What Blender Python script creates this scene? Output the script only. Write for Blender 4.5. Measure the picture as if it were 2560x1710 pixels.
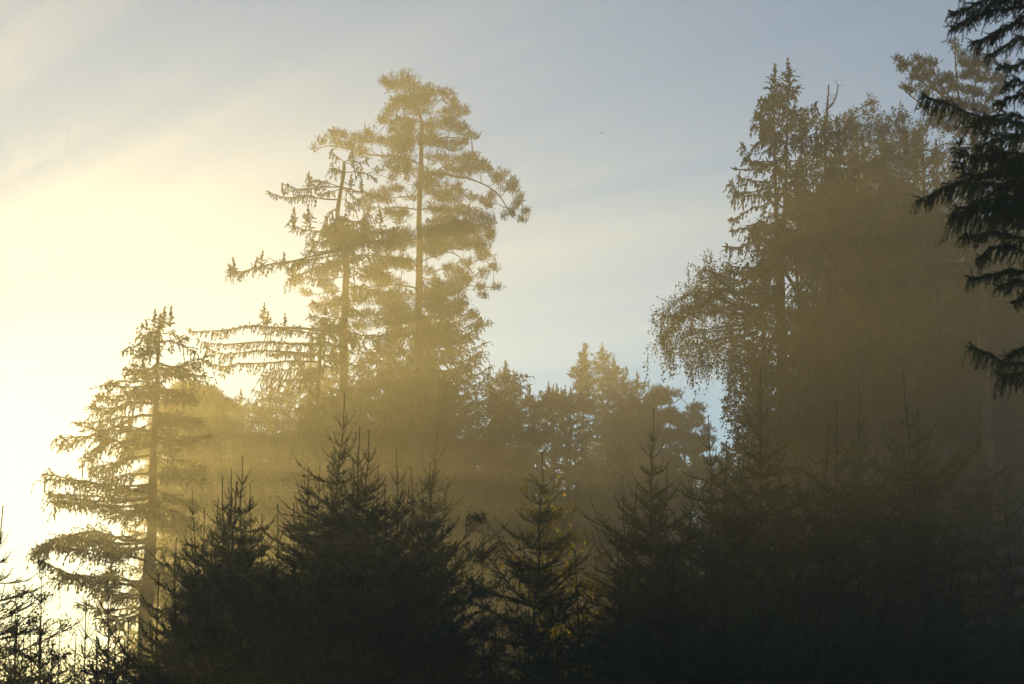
import bpy, math, random
import numpy as np
from mathutils import Vector

# ------------------------------------------------------------------ camera, world, sun, exposure
for o in list(bpy.data.objects):
    bpy.data.objects.remove(o)
SC = bpy.context.scene
COL = SC.collection
PW, PH, FPX = 2560.0, 1710.0, 5134.0
PITCH = math.radians(10.0)
EYE = np.array([0.0, 0.0, 1.7])
cam_d = bpy.data.cameras.new('camera')
cam_d.sensor_width = 36.0
cam_d.lens = 36.0 * FPX / PW
cam_d.clip_start, cam_d.clip_end = 0.1, 3000.0
cam_d.dof.use_dof = True
cam_d.dof.focus_distance = 55.0
cam_d.dof.aperture_fstop = 3.6
cam = bpy.data.objects.new('camera', cam_d)
cam.location = EYE
cam.rotation_euler = (math.radians(90) + PITCH, 0, 0)
COL.objects.link(cam)
SC.camera = cam
UP = np.array([0, -math.sin(PITCH), math.cos(PITCH)])
FW = np.array([0, math.cos(PITCH), math.sin(PITCH)])


def ray(px, py):
    d = (px - PW / 2) / FPX * np.array([1.0, 0, 0]) - (py - PH / 2) / FPX * UP + FW
    return d / np.linalg.norm(d)


def at(px, py, Y):
    d = ray(px, py)
    return EYE + d * (Y / d[1])


SUN_EL, SUN_AZ = math.radians(6.3), math.radians(-26.5)
sd = np.array([math.sin(SUN_AZ) * math.cos(SUN_EL), math.cos(SUN_AZ) * math.cos(SUN_EL), math.sin(SUN_EL)])
elev, azim = SUN_EL, SUN_AZ
world = bpy.data.worlds.new('World')
SC.world = world
world.use_nodes = True
wn = world.node_tree
bg = wn.nodes['Background']
sky = wn.nodes.new('ShaderNodeTexSky')
sky.sky_type = 'NISHITA'
sky.sun_disc = False
sky.sun_elevation = elev
sky.sun_rotation = azim
sky.altitude = 400
sky.air_density = 0.75
sky.dust_density = 0.0
sky.ozone_density = 1.4
wn.links.new(sky.outputs[0], bg.inputs[0])
bg.inputs[1].default_value = 0.068

sun_d = bpy.data.lights.new('sun', 'SUN')
sun_d.energy = 5.0
sun_d.angle = math.radians(0.5)
sun_d.color = (1.0, 0.69, 0.17)
sun = bpy.data.objects.new('sun', sun_d)
sun.rotation_euler = Vector(sd).to_track_quat('Z', 'Y').to_euler()
sun.location = (-60, 100, 60)
COL.objects.link(sun)

SC.view_settings.view_transform = 'Standard'
SC.view_settings.look = 'None'
SC.view_settings.gamma = 1
SC.view_settings.exposure = 1.1
SC.render.engine = 'CYCLES'
cy = SC.cycles
cy.use_denoising = True
cy.max_bounces = 4
cy.diffuse_bounces = 2
cy.transmission_bounces = 2
cy.volume_bounces = 0
cy.glossy_bounces = 1
cy.sample_clamp_indirect = 4.0

# ------------------------------------------------------------------ materials


def principled(name, c1, c2, scale, rough=0.9):
    m = bpy.data.materials.new(name)
    m.use_nodes = True
    nt = m.node_tree
    b = nt.nodes['Principled BSDF']
    b.inputs['Roughness'].default_value = rough
    b.inputs['Specular IOR Level'].default_value = 0.15
    n = nt.nodes.new('ShaderNodeTexNoise')
    n.inputs['Scale'].default_value = scale
    n.inputs['Detail'].default_value = 5
    tc = nt.nodes.new('ShaderNodeTexCoord')
    nt.links.new(tc.outputs['Object'], n.inputs['Vector'])
    r = nt.nodes.new('ShaderNodeValToRGB')
    r.color_ramp.elements[0].color = (*c1, 1)
    r.color_ramp.elements[0].position = 0.35
    r.color_ramp.elements[1].color = (*c2, 1)
    r.color_ramp.elements[1].position = 0.65
    nt.links.new(n.outputs['Fac'], r.inputs['Fac'])
    nt.links.new(r.outputs['Color'], b.inputs['Base Color'])
    return m


def leafy(name, c1, c2, scale, trans):
    m = bpy.data.materials.new(name)
    m.use_nodes = True
    nt = m.node_tree
    out = nt.nodes['Material Output']
    nt.nodes.remove(nt.nodes['Principled BSDF'])
    n = nt.nodes.new('ShaderNodeTexNoise')
    n.inputs['Scale'].default_value = scale
    n.inputs['Detail'].default_value = 3
    tc = nt.nodes.new('ShaderNodeTexCoord')
    nt.links.new(tc.outputs['Object'], n.inputs['Vector'])
    r = nt.nodes.new('ShaderNodeValToRGB')
    r.color_ramp.elements[0].color = (*c1, 1)
    r.color_ramp.elements[0].position = 0.36
    r.color_ramp.elements[1].color = (*c2, 1)
    r.color_ramp.elements[1].position = 0.64
    nt.links.new(n.outputs['Fac'], r.inputs['Fac'])
    d = nt.nodes.new('ShaderNodeBsdfDiffuse')
    t = nt.nodes.new('ShaderNodeBsdfTranslucent')
    mx = nt.nodes.new('ShaderNodeMixShader')
    mx.inputs[0].default_value = trans
    nt.links.new(r.outputs['Color'], d.inputs['Color'])
    nt.links.new(r.outputs['Color'], t.inputs['Color'])
    nt.links.new(d.outputs[0], mx.inputs[1])
    nt.links.new(t.outputs[0], mx.inputs[2])
    nt.links.new(mx.outputs[0], out.inputs['Surface'])
    return m


M = {}
M['bark'] = principled('spruce bark', (0.030, 0.024, 0.019), (0.075, 0.060, 0.047), 6)
M['pinebark'] = principled('pine bark', (0.045, 0.030, 0.022), (0.11, 0.070, 0.045), 4)
M['youngbark'] = principled('young spruce bark', (0.020, 0.018, 0.013), (0.048, 0.042, 0.029), 9)
M['birchbark'] = principled('birch bark', (0.03, 0.026, 0.023), (0.085, 0.078, 0.07), 5)
M['needle'] = leafy('spruce needles', (0.020, 0.034, 0.016), (0.040, 0.060, 0.024), 1.3, 0.14)
M['young'] = leafy('young spruce needles', (0.024, 0.042, 0.020), (0.055, 0.085, 0.032), 1.8, 0.25)
M['pine'] = leafy('pine needles', (0.018, 0.030, 0.014), (0.036, 0.052, 0.022), 1.0, 0.12)
M['birch'] = leafy('autumn birch leaves', (0.034, 0.040, 0.013), (0.080, 0.068, 0.016), 0.9, 0.3)
M['gold'] = leafy('golden birch leaves', (0.11, 0.13, 0.013), (0.33, 0.24, 0.018), 2.2, 0.6)
M['olive'] = leafy('yellowing birch leaves', (0.050, 0.058, 0.012), (0.12, 0.10, 0.016), 1.6, 0.45)
M['bird'] = principled('bird feathers', (0.03, 0.03, 0.03), (0.07, 0.065, 0.06), 20)
M['ground'] = principled('forest floor', (0.022, 0.026, 0.010), (0.065, 0.050, 0.026), 0.7)

# ------------------------------------------------------------------ mesh helpers


def nrm(v):
    return v / np.maximum(np.linalg.norm(v, axis=-1, keepdims=True), 1e-9)


class MB:
    def __init__(self):
        self.v, self.t, self.n = [], [], 0

    def add(self, v, t):
        if len(v) == 0:
            return
        self.v.append(np.asarray(v, dtype=np.float32))
        self.t.append(np.asarray(t, dtype=np.int32) + self.n)
        self.n += len(v)

    def tube(self, pts, rad, sides=6):
        pts = np.asarray(pts, float)
        k = len(pts)
        rad = np.broadcast_to(np.asarray(rad, float), (k,))
        tan = nrm(np.gradient(pts, axis=0))
        ref = np.array([0.0, 0, 1]) if abs(tan[:, 2]).mean() < 0.8 else np.array([1.0, 0, 0])
        u = nrm(np.cross(tan, ref))
        w = np.cross(tan, u)
        a = np.linspace(0, 2 * math.pi, sides, endpoint=False)
        ring = pts[:, None] + rad[:, None, None] * (np.cos(a)[None, :, None] * u[:, None] + np.sin(a)[None, :, None] * w[:, None])
        v = ring.reshape(-1, 3)
        i = np.arange(k - 1)[:, None] * sides
        j = np.arange(sides)[None]
        j2 = (j + 1) % sides
        q = np.stack([i + j, i + j2, i + sides + j2, i + sides + j], -1).reshape(-1, 4)
        t = np.concatenate([q[:, [0, 1, 2]], q[:, [0, 2, 3]]])
        cap = np.array([[(k - 1) * sides, (k - 1) * sides + x, (k - 1) * sides + x + 1] for x in range(1, sides - 1)])
        self.add(v, np.concatenate([t, cap]))

    def build(self, name, mat, parent=None, origin=(0, 0, 0)):
        me = bpy.data.meshes.new(name)
        v = np.concatenate(self.v) - np.asarray(origin, np.float32)
        t = np.concatenate(self.t)
        me.vertices.add(len(v))
        me.vertices.foreach_set('co', v.ravel())
        me.loops.add(t.size)
        me.loops.foreach_set('vertex_index', t.ravel())
        me.polygons.add(len(t))
        me.polygons.foreach_set('loop_start', np.arange(0, t.size, 3, dtype=np.int32))
        me.update(calc_edges=True)
        me.materials.append(mat)
        o = bpy.data.objects.new(name, me)
        COL.objects.link(o)
        if parent:
            o.parent = parent
        return o


class Segs:
    """straight twig pieces, gathered and turned into cores, blades and needles in bulk"""

    def __init__(self):
        self.a, self.b, self.r = [], [], []

    def add(self, a, b, r=0.006):
        self.a.append(a)
        self.b.append(b)
        self.r.append(r)

    def arr(self):
        return np.array(self.a, float), np.array(self.b, float), np.array(self.r, float)


def perp_basis(d, rng):
    u = nrm(np.cross(d, rng.normal(size=d.shape)))
    return u, np.cross(d, u)


def cores(mb, A, B, r, rng, taper=0.6):
    d = nrm(B - A)
    u, w = perp_basis(d, rng)
    vs = []
    for base, rr in ((A, r), (B, r * taper)):
        for k in range(3):
            an = 2 * math.pi * k / 3
            vs.append(base + rr[:, None] * (math.cos(an) * u + math.sin(an) * w))
    v = np.stack(vs, 1).reshape(-1, 3)
    tri = np.array([[0, 1, 4], [0, 4, 3], [1, 2, 5], [1, 5, 4], [2, 0, 3], [2, 3, 5]])
    t = (np.arange(len(A))[:, None, None] * 6 + tri[None]).reshape(-1, 3)
    mb.add(v, t)


def needles(mb, A, B, per_m, ln, wd, rng, ang=46, extra_tip=True):
    L = np.linalg.norm(B - A, axis=1)
    cnt = np.maximum(1, np.floor(L * per_m + rng.random(len(L))).astype(int))
    idx = np.repeat(np.arange(len(A)), cnt)
    f = rng.random(len(idx))
    p = A[idx] + (B - A)[idx] * f[:, None]
    d = nrm(B - A)[idx]
    u, w = perp_basis(d, rng)
    an = np.radians(rng.normal(ang, 14, len(idx)))
    dr = d * np.cos(an)[:, None] + u * np.sin(an)[:, None]
    l = ln * rng.uniform(0.65, 1.2, len(idx))
    s = nrm(np.cross(dr, rng.normal(size=dr.shape))) * (wd / 2)
    v = np.stack([p - s, p + s, p + dr * l[:, None]], 1).reshape(-1, 3)
    mb.add(v, np.arange(len(v)).reshape(-1, 3))


def blades(mb, A, B, wd, rng, n=2):
    """needle-clothed twigs far away: crossed slender lozenges"""
    d = B - A
    u, w = perp_basis(nrm(d), rng)
    wv = wd * rng.uniform(0.6, 1.3, len(A))[:, None] / 2
    for q in (u, w)[:n]:
        m = A + d * rng.uniform(0.3, 0.6, len(A))[:, None]
        v = np.stack([A, m + q * wv, B, m - q * wv], 1).reshape(-1, 3)
        i = np.arange(len(A))[:, None] * 4
        t = np.concatenate([i + np.array([[0, 1, 2]]), i + np.array([[0, 2, 3]])])
        mb.add(v, t)


def leaves(mb, P, size, rng, down=0.5):
    n = len(P)
    d = nrm(rng.normal(size=(n, 3)) + np.array([0, 0, -down * 2]))
    s = nrm(np.cross(d, rng.normal(size=(n, 3))))
    l = (size * rng.uniform(0.6, 1.25, n))[:, None]
    v = np.stack([P, P + d * l * 0.4 + s * l * 0.36, P + d * l, P + d * l * 0.4 - s * l * 0.36], 1).reshape(-1, 3)
    i = np.arange(n)[:, None] * 4
    mb.add(v, np.concatenate([i + np.array([[0, 1, 2]]), i + np.array([[0, 2, 3]])]))


def resample(pts, step):
    pts = np.asarray(pts, float)
    # Catmull-Rom through the points
    P = np.vstack([2 * pts[0] - pts[1], pts, 2 * pts[-1] - pts[-2]])
    out = []
    for i in range(1, len(P) - 2):
        n = max(2, int(np.linalg.norm(P[i + 1] - P[i]) / step) + 1)
        t = np.linspace(0, 1, n, endpoint=False)[:, None]
        out.append(0.5 * (2 * P[i] + (P[i + 1] - P[i - 1]) * t + (2 * P[i - 1] - 5 * P[i] + 4 * P[i + 1] - P[i + 2]) * t ** 2
                          + (3 * P[i] - P[i - 1] - 3 * P[i + 1] + P[i + 2]) * t ** 3))
    out.append(P[-2][None])
    return np.vstack(out)


def wobble(pts, amp, rng):
    n = len(pts)
    k = max(2, n // 4)
    w = rng.normal(size=(k, 3)) * amp
    w[0] = 0
    x = np.linspace(0, k - 1, n)
    i = np.minimum(x.astype(int), k - 2)
    f = (x - i)[:, None]
    f = f * f * (3 - 2 * f)
    return pts + w[i] * (1 - f) + w[i + 1] * f


# ------------------------------------------------------------------ things
def empty(name, loc, label=None, cat=None, group=None):
    o = bpy.data.objects.new(name, None)
    o.empty_display_size = 0.5
    o.location = loc
    COL.objects.link(o)
    if label:
        o['label'] = label
    if cat:
        o['category'] = cat
    if group:
        o['group'] = group
    return o


def dup(root, loc, rz, scale=1.0, label=None, group=None):
    r = root.copy()
    COL.objects.link(r)
    r.location = loc
    r.rotation_euler = (0, 0, rz)
    r.scale = (scale, scale, scale)
    if label:
        r['label'] = label
    if group:
        r['group'] = group
    for ch in root.children:
        c = ch.copy()
        COL.objects.link(c)
        c.parent = r
    return r


class Tree:
    def __init__(self, base, seed):
        self.base = np.asarray(base, float)
        self.rng = np.random.default_rng(seed)
        self.wood = MB()
        self.tw = Segs()      # needle-bearing twigs
        self.bare = Segs()    # bare twigs, part of the wood
        self.leafp = []
        self.fol = MB()

    def trunk(self, pts, r0, r1, sides=9):
        p = resample(pts, 0.6)
        n = len(p)
        x = np.linspace(0, 1, n)
        rad = r0 + (r1 - r0) * x
        rad[:3] *= np.array([1.35, 1.15, 1.05])[:len(rad[:3])]
        self.wood.tube(p, rad * (1 + self.rng.normal(0, 0.04, n)), sides)
        return p

    def finish(self, name, label, cat, wood_mat, fol_mat, far=True, needle=(46, 0.055, 0.016), blade=0.065, core=None, leaf=0.07, group=None):
        root = empty(name, self.base, label, cat, group)
        if self.bare.a:
            A, B, r = self.bare.arr()
            cores(self.wood, A, B, r, self.rng)
        if self.tw.a:
            A, B, r = self.tw.arr()
            if far:
                blades(self.fol, A, B, blade, self.rng)
            else:
                cores(self.fol, A, B, r * 1.7 if core is None else np.full(len(r), core), self.rng, 0.8)
            needles(self.fol, A, B, needle[0], needle[1], needle[2], self.rng)
        if self.leafp:
            leaves(self.fol, np.concatenate(self.leafp), leaf, self.rng)
        self.wood.build('trunk', wood_mat, root, self.base)
        if self.fol.v:
            self.fol.build('crown', fol_mat, root, self.base)
        return root


Z = np.array([0.0, 0, 1])


def spruce_limb(T, pts, r0=None, curtain=0.45, twig=0.9, start=0.15, step=0.15, wob=0.06, upright=0.0, dens=1.0):
    """a limb of an old spruce: side twigs in the flat plus hanging strands, tip turned up a little"""
    rng = T.rng
    p = resample(pts, 0.25)
    p = wobble(p, wob, rng)
    L = np.linalg.norm(np.diff(p, axis=0), axis=1).sum()
    r0 = r0 or 0.012 + 0.009 * L
    T.wood.tube(p, np.linspace(r0, 0.012, len(p)), 5)
    n = max(4, int(L / step))
    s = np.linspace(start, 1.0, n)
    x = s * (len(p) - 1)
    i = np.minimum(x.astype(int), len(p) - 2)
    pos = p[i] + (p[i + 1] - p[i]) * (x - i)[:, None]
    tan = nrm(p[i + 1] - p[i])
    side = nrm(np.cross(tan, Z))
    uneven = np.interp(s, np.linspace(0, 1, max(3, int(L / .6))), rng.uniform(0.3, 1.45, max(3, int(L / .6))))
    for k in range(n):
        t = s[k]
        for sg in (-1, 1):
            if rng.random() > dens:
                continue
            l = twig * (0.25 + 0.75 * math.sin(math.pi * min(1, (0.25 + 0.75 * (1 - t) ** 0.8)) * 0.5)) * rng.uniform(0.4, 1.15) * (0.55 + 0.45 * uneven[k])
            d = nrm(sg * side[k] * rng.uniform(0.4, 1.0) + tan[k] * rng.uniform(0.4, 1.1) + Z * rng.normal(-0.05, 0.28))
            m = max(2, int(l / 0.16))
            a = pos[k]
            for q in range(m):
                d = nrm(d + np.array([0, 0, -0.10]) + rng.normal(0, 0.10, 3))
                b = a + d * (l / m)
                T.tw.add(a, b)
                if rng.random() < 0.92 * dens:
                    h = uneven[k] * curtain * rng.uniform(0.25, 1.1) * (1.0 if rng.random() < 0.7 else 0.5)
                    hd = nrm(np.array([0, 0, -1.0]) + d * 0.45 + rng.normal(0, 0.16, 3))
                    c = b
                    for _ in range(2):
                        e = c + hd * h * 0.5
                        T.tw.add(c, e)
                        c = e
                        hd = nrm(hd + rng.normal(0, 0.15, 3))
                elif rng.random() < 0.5:
                    hd = nrm(d + rng.normal(0, 0.6, 3))
                    T.tw.add(b, b + hd * rng.uniform(0.1, 0.25))
                a = b
        if upright and rng.random() < upright:
            spire(T, pos[k], rng.uniform(0.5, 1.1))
    # tip sprays
    tip, td = p[-1], tan[-1]
    for _ in range(6):
        d = nrm(td + Z * 0.35 + rng.normal(0, 0.4, 3))
        T.tw.add(tip, tip + d * rng.uniform(0.12, 0.3))


def spire(T, a, h, lean=0.12):
    """an upright leader with short ascending side shoots"""
    rng = T.rng
    d = nrm(Z + rng.normal(0, lean, 3))
    e = a + d * h
    n = max(2, int(h / 0.2))
    for k in range(n):
        T.tw.add(a + (e - a) * k / n, a + (e - a) * (k + 1) / n)
    for _ in range(int(10 + h * 50)):
        f = rng.random() ** 0.8
        b = a + (e - a) * f
        an = rng.uniform(0, 2 * math.pi)
        q = nrm(np.array([math.cos(an), math.sin(an), rng.uniform(-0.1, 1.3)]))
        l = (0.06 + (1 - f) * h * 0.42) * rng.uniform(0.35, 1.1)
        T.tw.add(b, b + q * l)
        if l > 0.2:
            c = b + q * l * rng.uniform(.4, 1)
            T.tw.add(c, c + nrm(q + rng.normal(0, .6, 3) - Z * .3) * l * .6)
    for _ in range(3):
        T.tw.add(e, e + nrm(Z + rng.normal(0, .35, 3)) * .12)


def old_spruce(T, tip, R, low=0.12, curtain=0.4, dens=1.0, gap=0.55, az_ok=None, shape=0.75, r0=None, twig=0.8, per=5, fill=0.0):
    """whole spruce by rule: whorls of limbs from the tip down, their lengths from the outline"""
    rng = T.rng
    base = T.base
    Ht = tip[2] - base[2]
    tr = T.trunk(np.array([base, base + (tip - base) * 0.5 + rng.normal(0, 0.1, 3) * np.array([1, 1, 0]), tip]), r0 or Ht * 0.0085, 0.03)
    spire(T, tip - Z * 0.9, 1.2, 0.03)
    h = 0.6
    while h < Ht * (1 - low):
        f = h / Ht
        L = R * min(1.0, (f / (1 - low))) ** shape * rng.uniform(0.75, 1.1) + 0.15
        c = base + (tip - base) * (1 - f)
        a0 = rng.uniform(0, 2 * math.pi)
        for q in range(per):
            an = a0 + 2 * math.pi * q / per + rng.normal(0, 0.25)
            l = L * rng.uniform(0.65, 1.15)
            if az_ok:
                l *= az_ok(an)
            if l < 0.2:
                continue
            dr = np.array([math.cos(an), math.sin(an), 0])
            up = 0.35 * (1 - f) ** 2 - 0.12 - 0.18 * f
            e = c + dr * l + Z * (l * up)
            m = c + dr * l * 0.55 + Z * (l * up * 0.55 - 0.08 * l)
            e = e + Z * 0.10 * l
            spruce_limb(T, [c, m, e], curtain=curtain * (0.4 + 0.6 * min(1, l / 1.5)), twig=min(twig, 0.25 + l * 0.4), step=0.2, dens=dens, start=0.1 if f < 0.6 else 0.2)
        h += gap * rng.uniform(0.7, 1.3)


def pine_clump(T, c, rx, ry, rz, anchor, rng, dens=1.0, tl=0.26):
    """a cushion of pine shoots at c, held by twigs that come from anchor"""
    n = max(8, int(dens * 110 * (rx * ry + ry * rz + rx * rz)))
    q = nrm(rng.normal(size=(n, 3))) * (rng.random((n, 1)) ** (1 / 2.2))
    q[:, 2] = np.where(q[:, 2] < -0.35, q[:, 2] * 0.55, q[:, 2])
    q *= 1 + rng.normal(0, 0.13, (n, 1))
    P = c + q * np.array([rx, ry, rz])
    foot = c - Z * rz * 0.5 + (anchor - c) * np.array([0.25, 0.25, 0])
    mid = (anchor + foot) / 2 + rng.normal(0, 0.10, 3)
    tw = resample([anchor, mid, foot], 0.3)
    T.wood.tube(tw, np.linspace(0.022, 0.012, len(tw)), 4)
    k = max(3, n // 9)
    hub = foot + (P[rng.integers(0, n, k)] - foot) * rng.uniform(0.35, 0.75, (k, 1))
    for hb in hub:
        T.bare.add(foot, hb, 0.011)
    near = np.argmin(((P[:, None] - hub[None]) ** 2).sum(-1), axis=1)
    for i in range(n):
        if rng.random() < 0.6:
            T.bare.add(hub[near[i]], P[i], 0.006)
        d0 = nrm(P[i] - foot + Z * 0.25)
        for _ in range(4):
            d = nrm(d0 + Z * 0.3 + rng.normal(0, 0.6, 3))
            a = P[i] + rng.normal(0, 0.06, 3)
            T.tw.add(a, a + d * tl * rng.uniform(0.5, 1.1))


def young_spruce(H, seed, leader=0.5, spread=1.0, thin=1.0):
    """a young spruce by years of growth: leader, upcurved whorls, laterals of laterals"""
    rng = np.random.default_rng(seed)
    T = Tree((0, 0, 0), seed)

    def curl(a, d, l, r, up):
        """this year's shoot, bending upwards"""
        n = 3
        for q in range(n):
            d = nrm(d + Z * up / n + rng.normal(0, 0.03, 3))
            b = a + d * l / n
            T.tw.add(a, b, r * (1 - 0.2 * q))
            a = b
        T.tw.add(a, a + nrm(d + rng.normal(0, .25, 3)) * 0.02, r)
        return a, d

    def shoot(p, d, age, order, l0, up):
        a = p
        for yr in range(age):
            rem = age - yr
            l = l0 * rng.uniform(0.8, 1.2)
            r = 0.0042 + 0.0008 * rem + (0.0014 if order == 0 and rem == 1 else 0)
            if rem == 1:
                curl(a, d, l * (1.25 if order == 0 else 1.0), r, up)
                break
            d = nrm(d + Z * (0.10 if order == 0 else 0.02) * up + rng.normal(0, 0.05, 3))
            b = a + d * l
            if rem > 6 and order == 0:
                T.bare.add(a, b, 0.004 + 0.0012 * rem)
            else:
                T.tw.add(a, b, r)
            if order < 2:
                side = nrm(np.cross(d, Z) + rng.normal(0, 0.15, 3))
                for sg in (-1, 1):
                    if rng.random() < 0.9 * thin:
                        la = min(rem - 1, 3) if order == 0 else 1
                        sdv = nrm(d * 0.85 + sg * side * 0.7 + Z * rng.normal(0.05, 0.16))
                        shoot(b, sdv, la, order + 1, l0 * (0.60 if order == 0 else 0.62), up * 0.5)
                if order == 0 and rem > 2:
                    for sg in (-1, 1):
                        q = a + d * l * rng.uniform(0.3, 0.7)
                        sdv = nrm(d * 0.9 + sg * side * 0.75 + Z * rng.normal(-0.1, 0.2))
                        shoot(q, sdv, min(rem - 2, 2), 1, l0 * 0.5, up * 0.5)
                for _ in range(5 if rem > 3 else 2):
                    if rng.random() < 0.8 * thin:
                        q = a + d * l * rng.uniform(0.15, 0.9)
                        sdv = nrm(d * 0.8 + side * rng.choice([-1, 1]) * 0.8 + Z * rng.normal(-0.1, 0.35))
                        T.tw.add(q, q + sdv * l0 * rng.uniform(0.22, 0.5), 0.004)
            a = b

    pts = [np.array([0, 0, H])]
    r = [0.007]
    lean = rng.normal(0, 0.010, 2)
    z = H - leader
    k = 1
    nodes = []
    x = np.zeros(2)
    while z > 0.25:
        pts.append(np.array([x[0], x[1], z]))
        r.append(0.008 + 0.0038 * (H - z))
        nodes.append((np.array([x[0], x[1], z]), k))
        x = x + lean + rng.normal(0, 0.014, 2)
        z -= rng.uniform(0.26, 0.42)
        k += 1
    pts.append(np.array([x[0], x[1], 0.0]))
    r.append(0.012 + 0.0048 * H)
    pts, r = np.array(pts)[::-1], np.array(r)[::-1]
    T.wood.tube(pts, r, 6)
    for _ in range(2):
        T.tw.add(pts[-1] - Z * leader, pts[-1], 0.006)
    for j in range(4):
        an = rng.uniform(0, 6.28)
        T.tw.add(pts[-1] - Z * 0.01, pts[-1] + np.array([math.cos(an) * .02, math.sin(an) * .02, 0.04]), 0.004)
    for c, age in nodes:
        n = int(rng.integers(4, 7))
        a0 = rng.uniform(0, 6.28)
        el0 = max(2, 34 - 3.2 * age) + rng.normal(0, 4)
        ag = min(age, 7)
        for q in range(n):
            an = a0 + q * 6.283 / n + rng.normal(0, 0.25)
            el = math.radians(el0 + rng.normal(0, 8))
            up = 0.85 if age <= 3 else 0.6
            l0 = (0.24 if age == 1 else 0.15 + 0.010 * min(age, 9)) * spread * rng.uniform(0.65, 1.2)
            if 2 < age < 9 and rng.random() < 0.05:      # a strong bough that reaches out and up
                l0 *= 1.45
                el += 0.35
            d = np.array([math.cos(an) * math.cos(el), math.sin(an) * math.cos(el), math.sin(el)])
            shoot(c, d, ag if rng.random() < 0.85 else max(1, ag - 1), 0, l0, up)
        for q in range(int(rng.integers(2, 5)) if age < 3 else int(rng.integers(5, 10))):
            an = rng.uniform(0, 6.28)
            zz = c - Z * rng.uniform(0.03, 0.32)
            e2 = math.radians(rng.uniform(5, 45))
            d = np.array([math.cos(an) * math.cos(e2), math.sin(an) * math.cos(e2), math.sin(e2)])
            shoot(zz, d, 1 if age < 3 else min(3, 1 + age // 3), 1, 0.13 * spread, 0.5)
    return T


def strand(T, a, h, rng, n_per_m=26, spread=0.05, sway=0.12):
    """a hanging birch twig with leaves along it"""
    d = nrm(np.array([0, 0, -1.0]) + rng.normal(0, sway, 3))
    k = max(2, int(h / 0.25))
    for _ in range(k):
        b = a + d * h / k
        T.bare.add(a, b, 0.005)
        m = max(1, int(h / k * n_per_m))
        T.leafp.append(a + (b - a) * rng.random((m, 1)) + rng.normal(0, spread, (m, 3)))
        d = nrm(d + rng.normal(0, sway, 3) + np.array([0, 0, -0.15]))
        a = b


def birch_limb(T, pts, rng, strand_len=0.8, step=0.16, r0=0.04, npm=26, start=0.2, spread=0.06):
    p = wobble(resample(pts, 0.3), 0.08, rng)
    T.wood.tube(p, np.linspace(r0, 0.008, len(p)), 5)
    L = np.linalg.norm(np.diff(p, axis=0), axis=1).sum()
    n = max(3, int(L / step))
    npm = npm * rng.choice([0.35, 0.8, 1.3, 1.9])
    strand_len = strand_len * rng.uniform(.6, 1.3)
    for s in np.linspace(start, 1, n):
        x = s * (len(p) - 1)
        i = min(int(x), len(p) - 2)
        c = p[i] + (p[i + 1] - p[i]) * (x - i)
        tan = nrm(p[i + 1] - p[i])
        # a side twig, then the strands it lets hang
        for _ in range(2):
            d = nrm(tan * 0.6 + rng.normal(0, 0.8, 3) + Z * 0.25)
            l = rng.uniform(0.15, 0.7) * min(1.0, 0.5 + strand_len)
            e = c + d * l
            T.bare.add(c, e, 0.007)
            m = max(1, int(l * npm))
            T.leafp.append(c + (e - c) * rng.random((m, 1)) + rng.normal(0, spread, (m, 3)))
            if rng.random() < 0.75:
                strand(T, e, strand_len * rng.uniform(0.3, 1.2), rng, npm, spread)


# ------------------------------------------------------------------ ground
def make_ground():
    rng = np.random.default_rng(5)
    nx, ny = 100, 90
    xs = np.linspace(-148, 148, nx)
    ys = np.linspace(-66, 132, ny)
    X, Yg = np.meshgrid(xs, ys)
    Zg = 0.12 * np.sin(X * 0.21 + 1.3) * np.cos(Yg * 0.17) + rng.normal(0, 0.05, X.shape) - 0.15
    v = np.stack([X, Yg, Zg], -1).reshape(-1, 3)
    i = (np.arange(ny - 1)[:, None] * nx + np.arange(nx - 1)[None]).ravel()
    t = np.concatenate([np.stack([i, i + 1, i + nx + 1], 1), np.stack([i, i + nx + 1, i + nx], 1)])
    mb = MB()
    mb.add(v, t)
    g = mb.build('ground', M['ground'])
    g['kind'] = 'structure'
    g['label'] = 'dark forest floor under the trees'


make_ground()


def C(ox, oy, s):
    return lambda x, y: (ox + x * s, oy + y * s)


c1 = C(640, 150, 700 / 2335)
c2 = C(440, 560, 900 / 2348)
c3 = C(60, 740, 600 / 1120)
c4 = C(1240, 840, 600 / 2348)
c5 = C(1620, 180, 700 / 2195)
c6 = C(2160, 0, 400 / 1120)
c7 = C(2260, 480, 300 / 888)
c8 = C(1620, 640, 700 / 2195)


def path(cf, pts, Y, dY, rng):
    """photo points -> a limb in space that also runs towards or away from the viewer by dY"""
    n = len(pts)
    out = []
    for k, (x, y) in enumerate(pts):
        out.append(at(*cf(x, y), Y + dY * k / (n - 1)))
    return out


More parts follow.
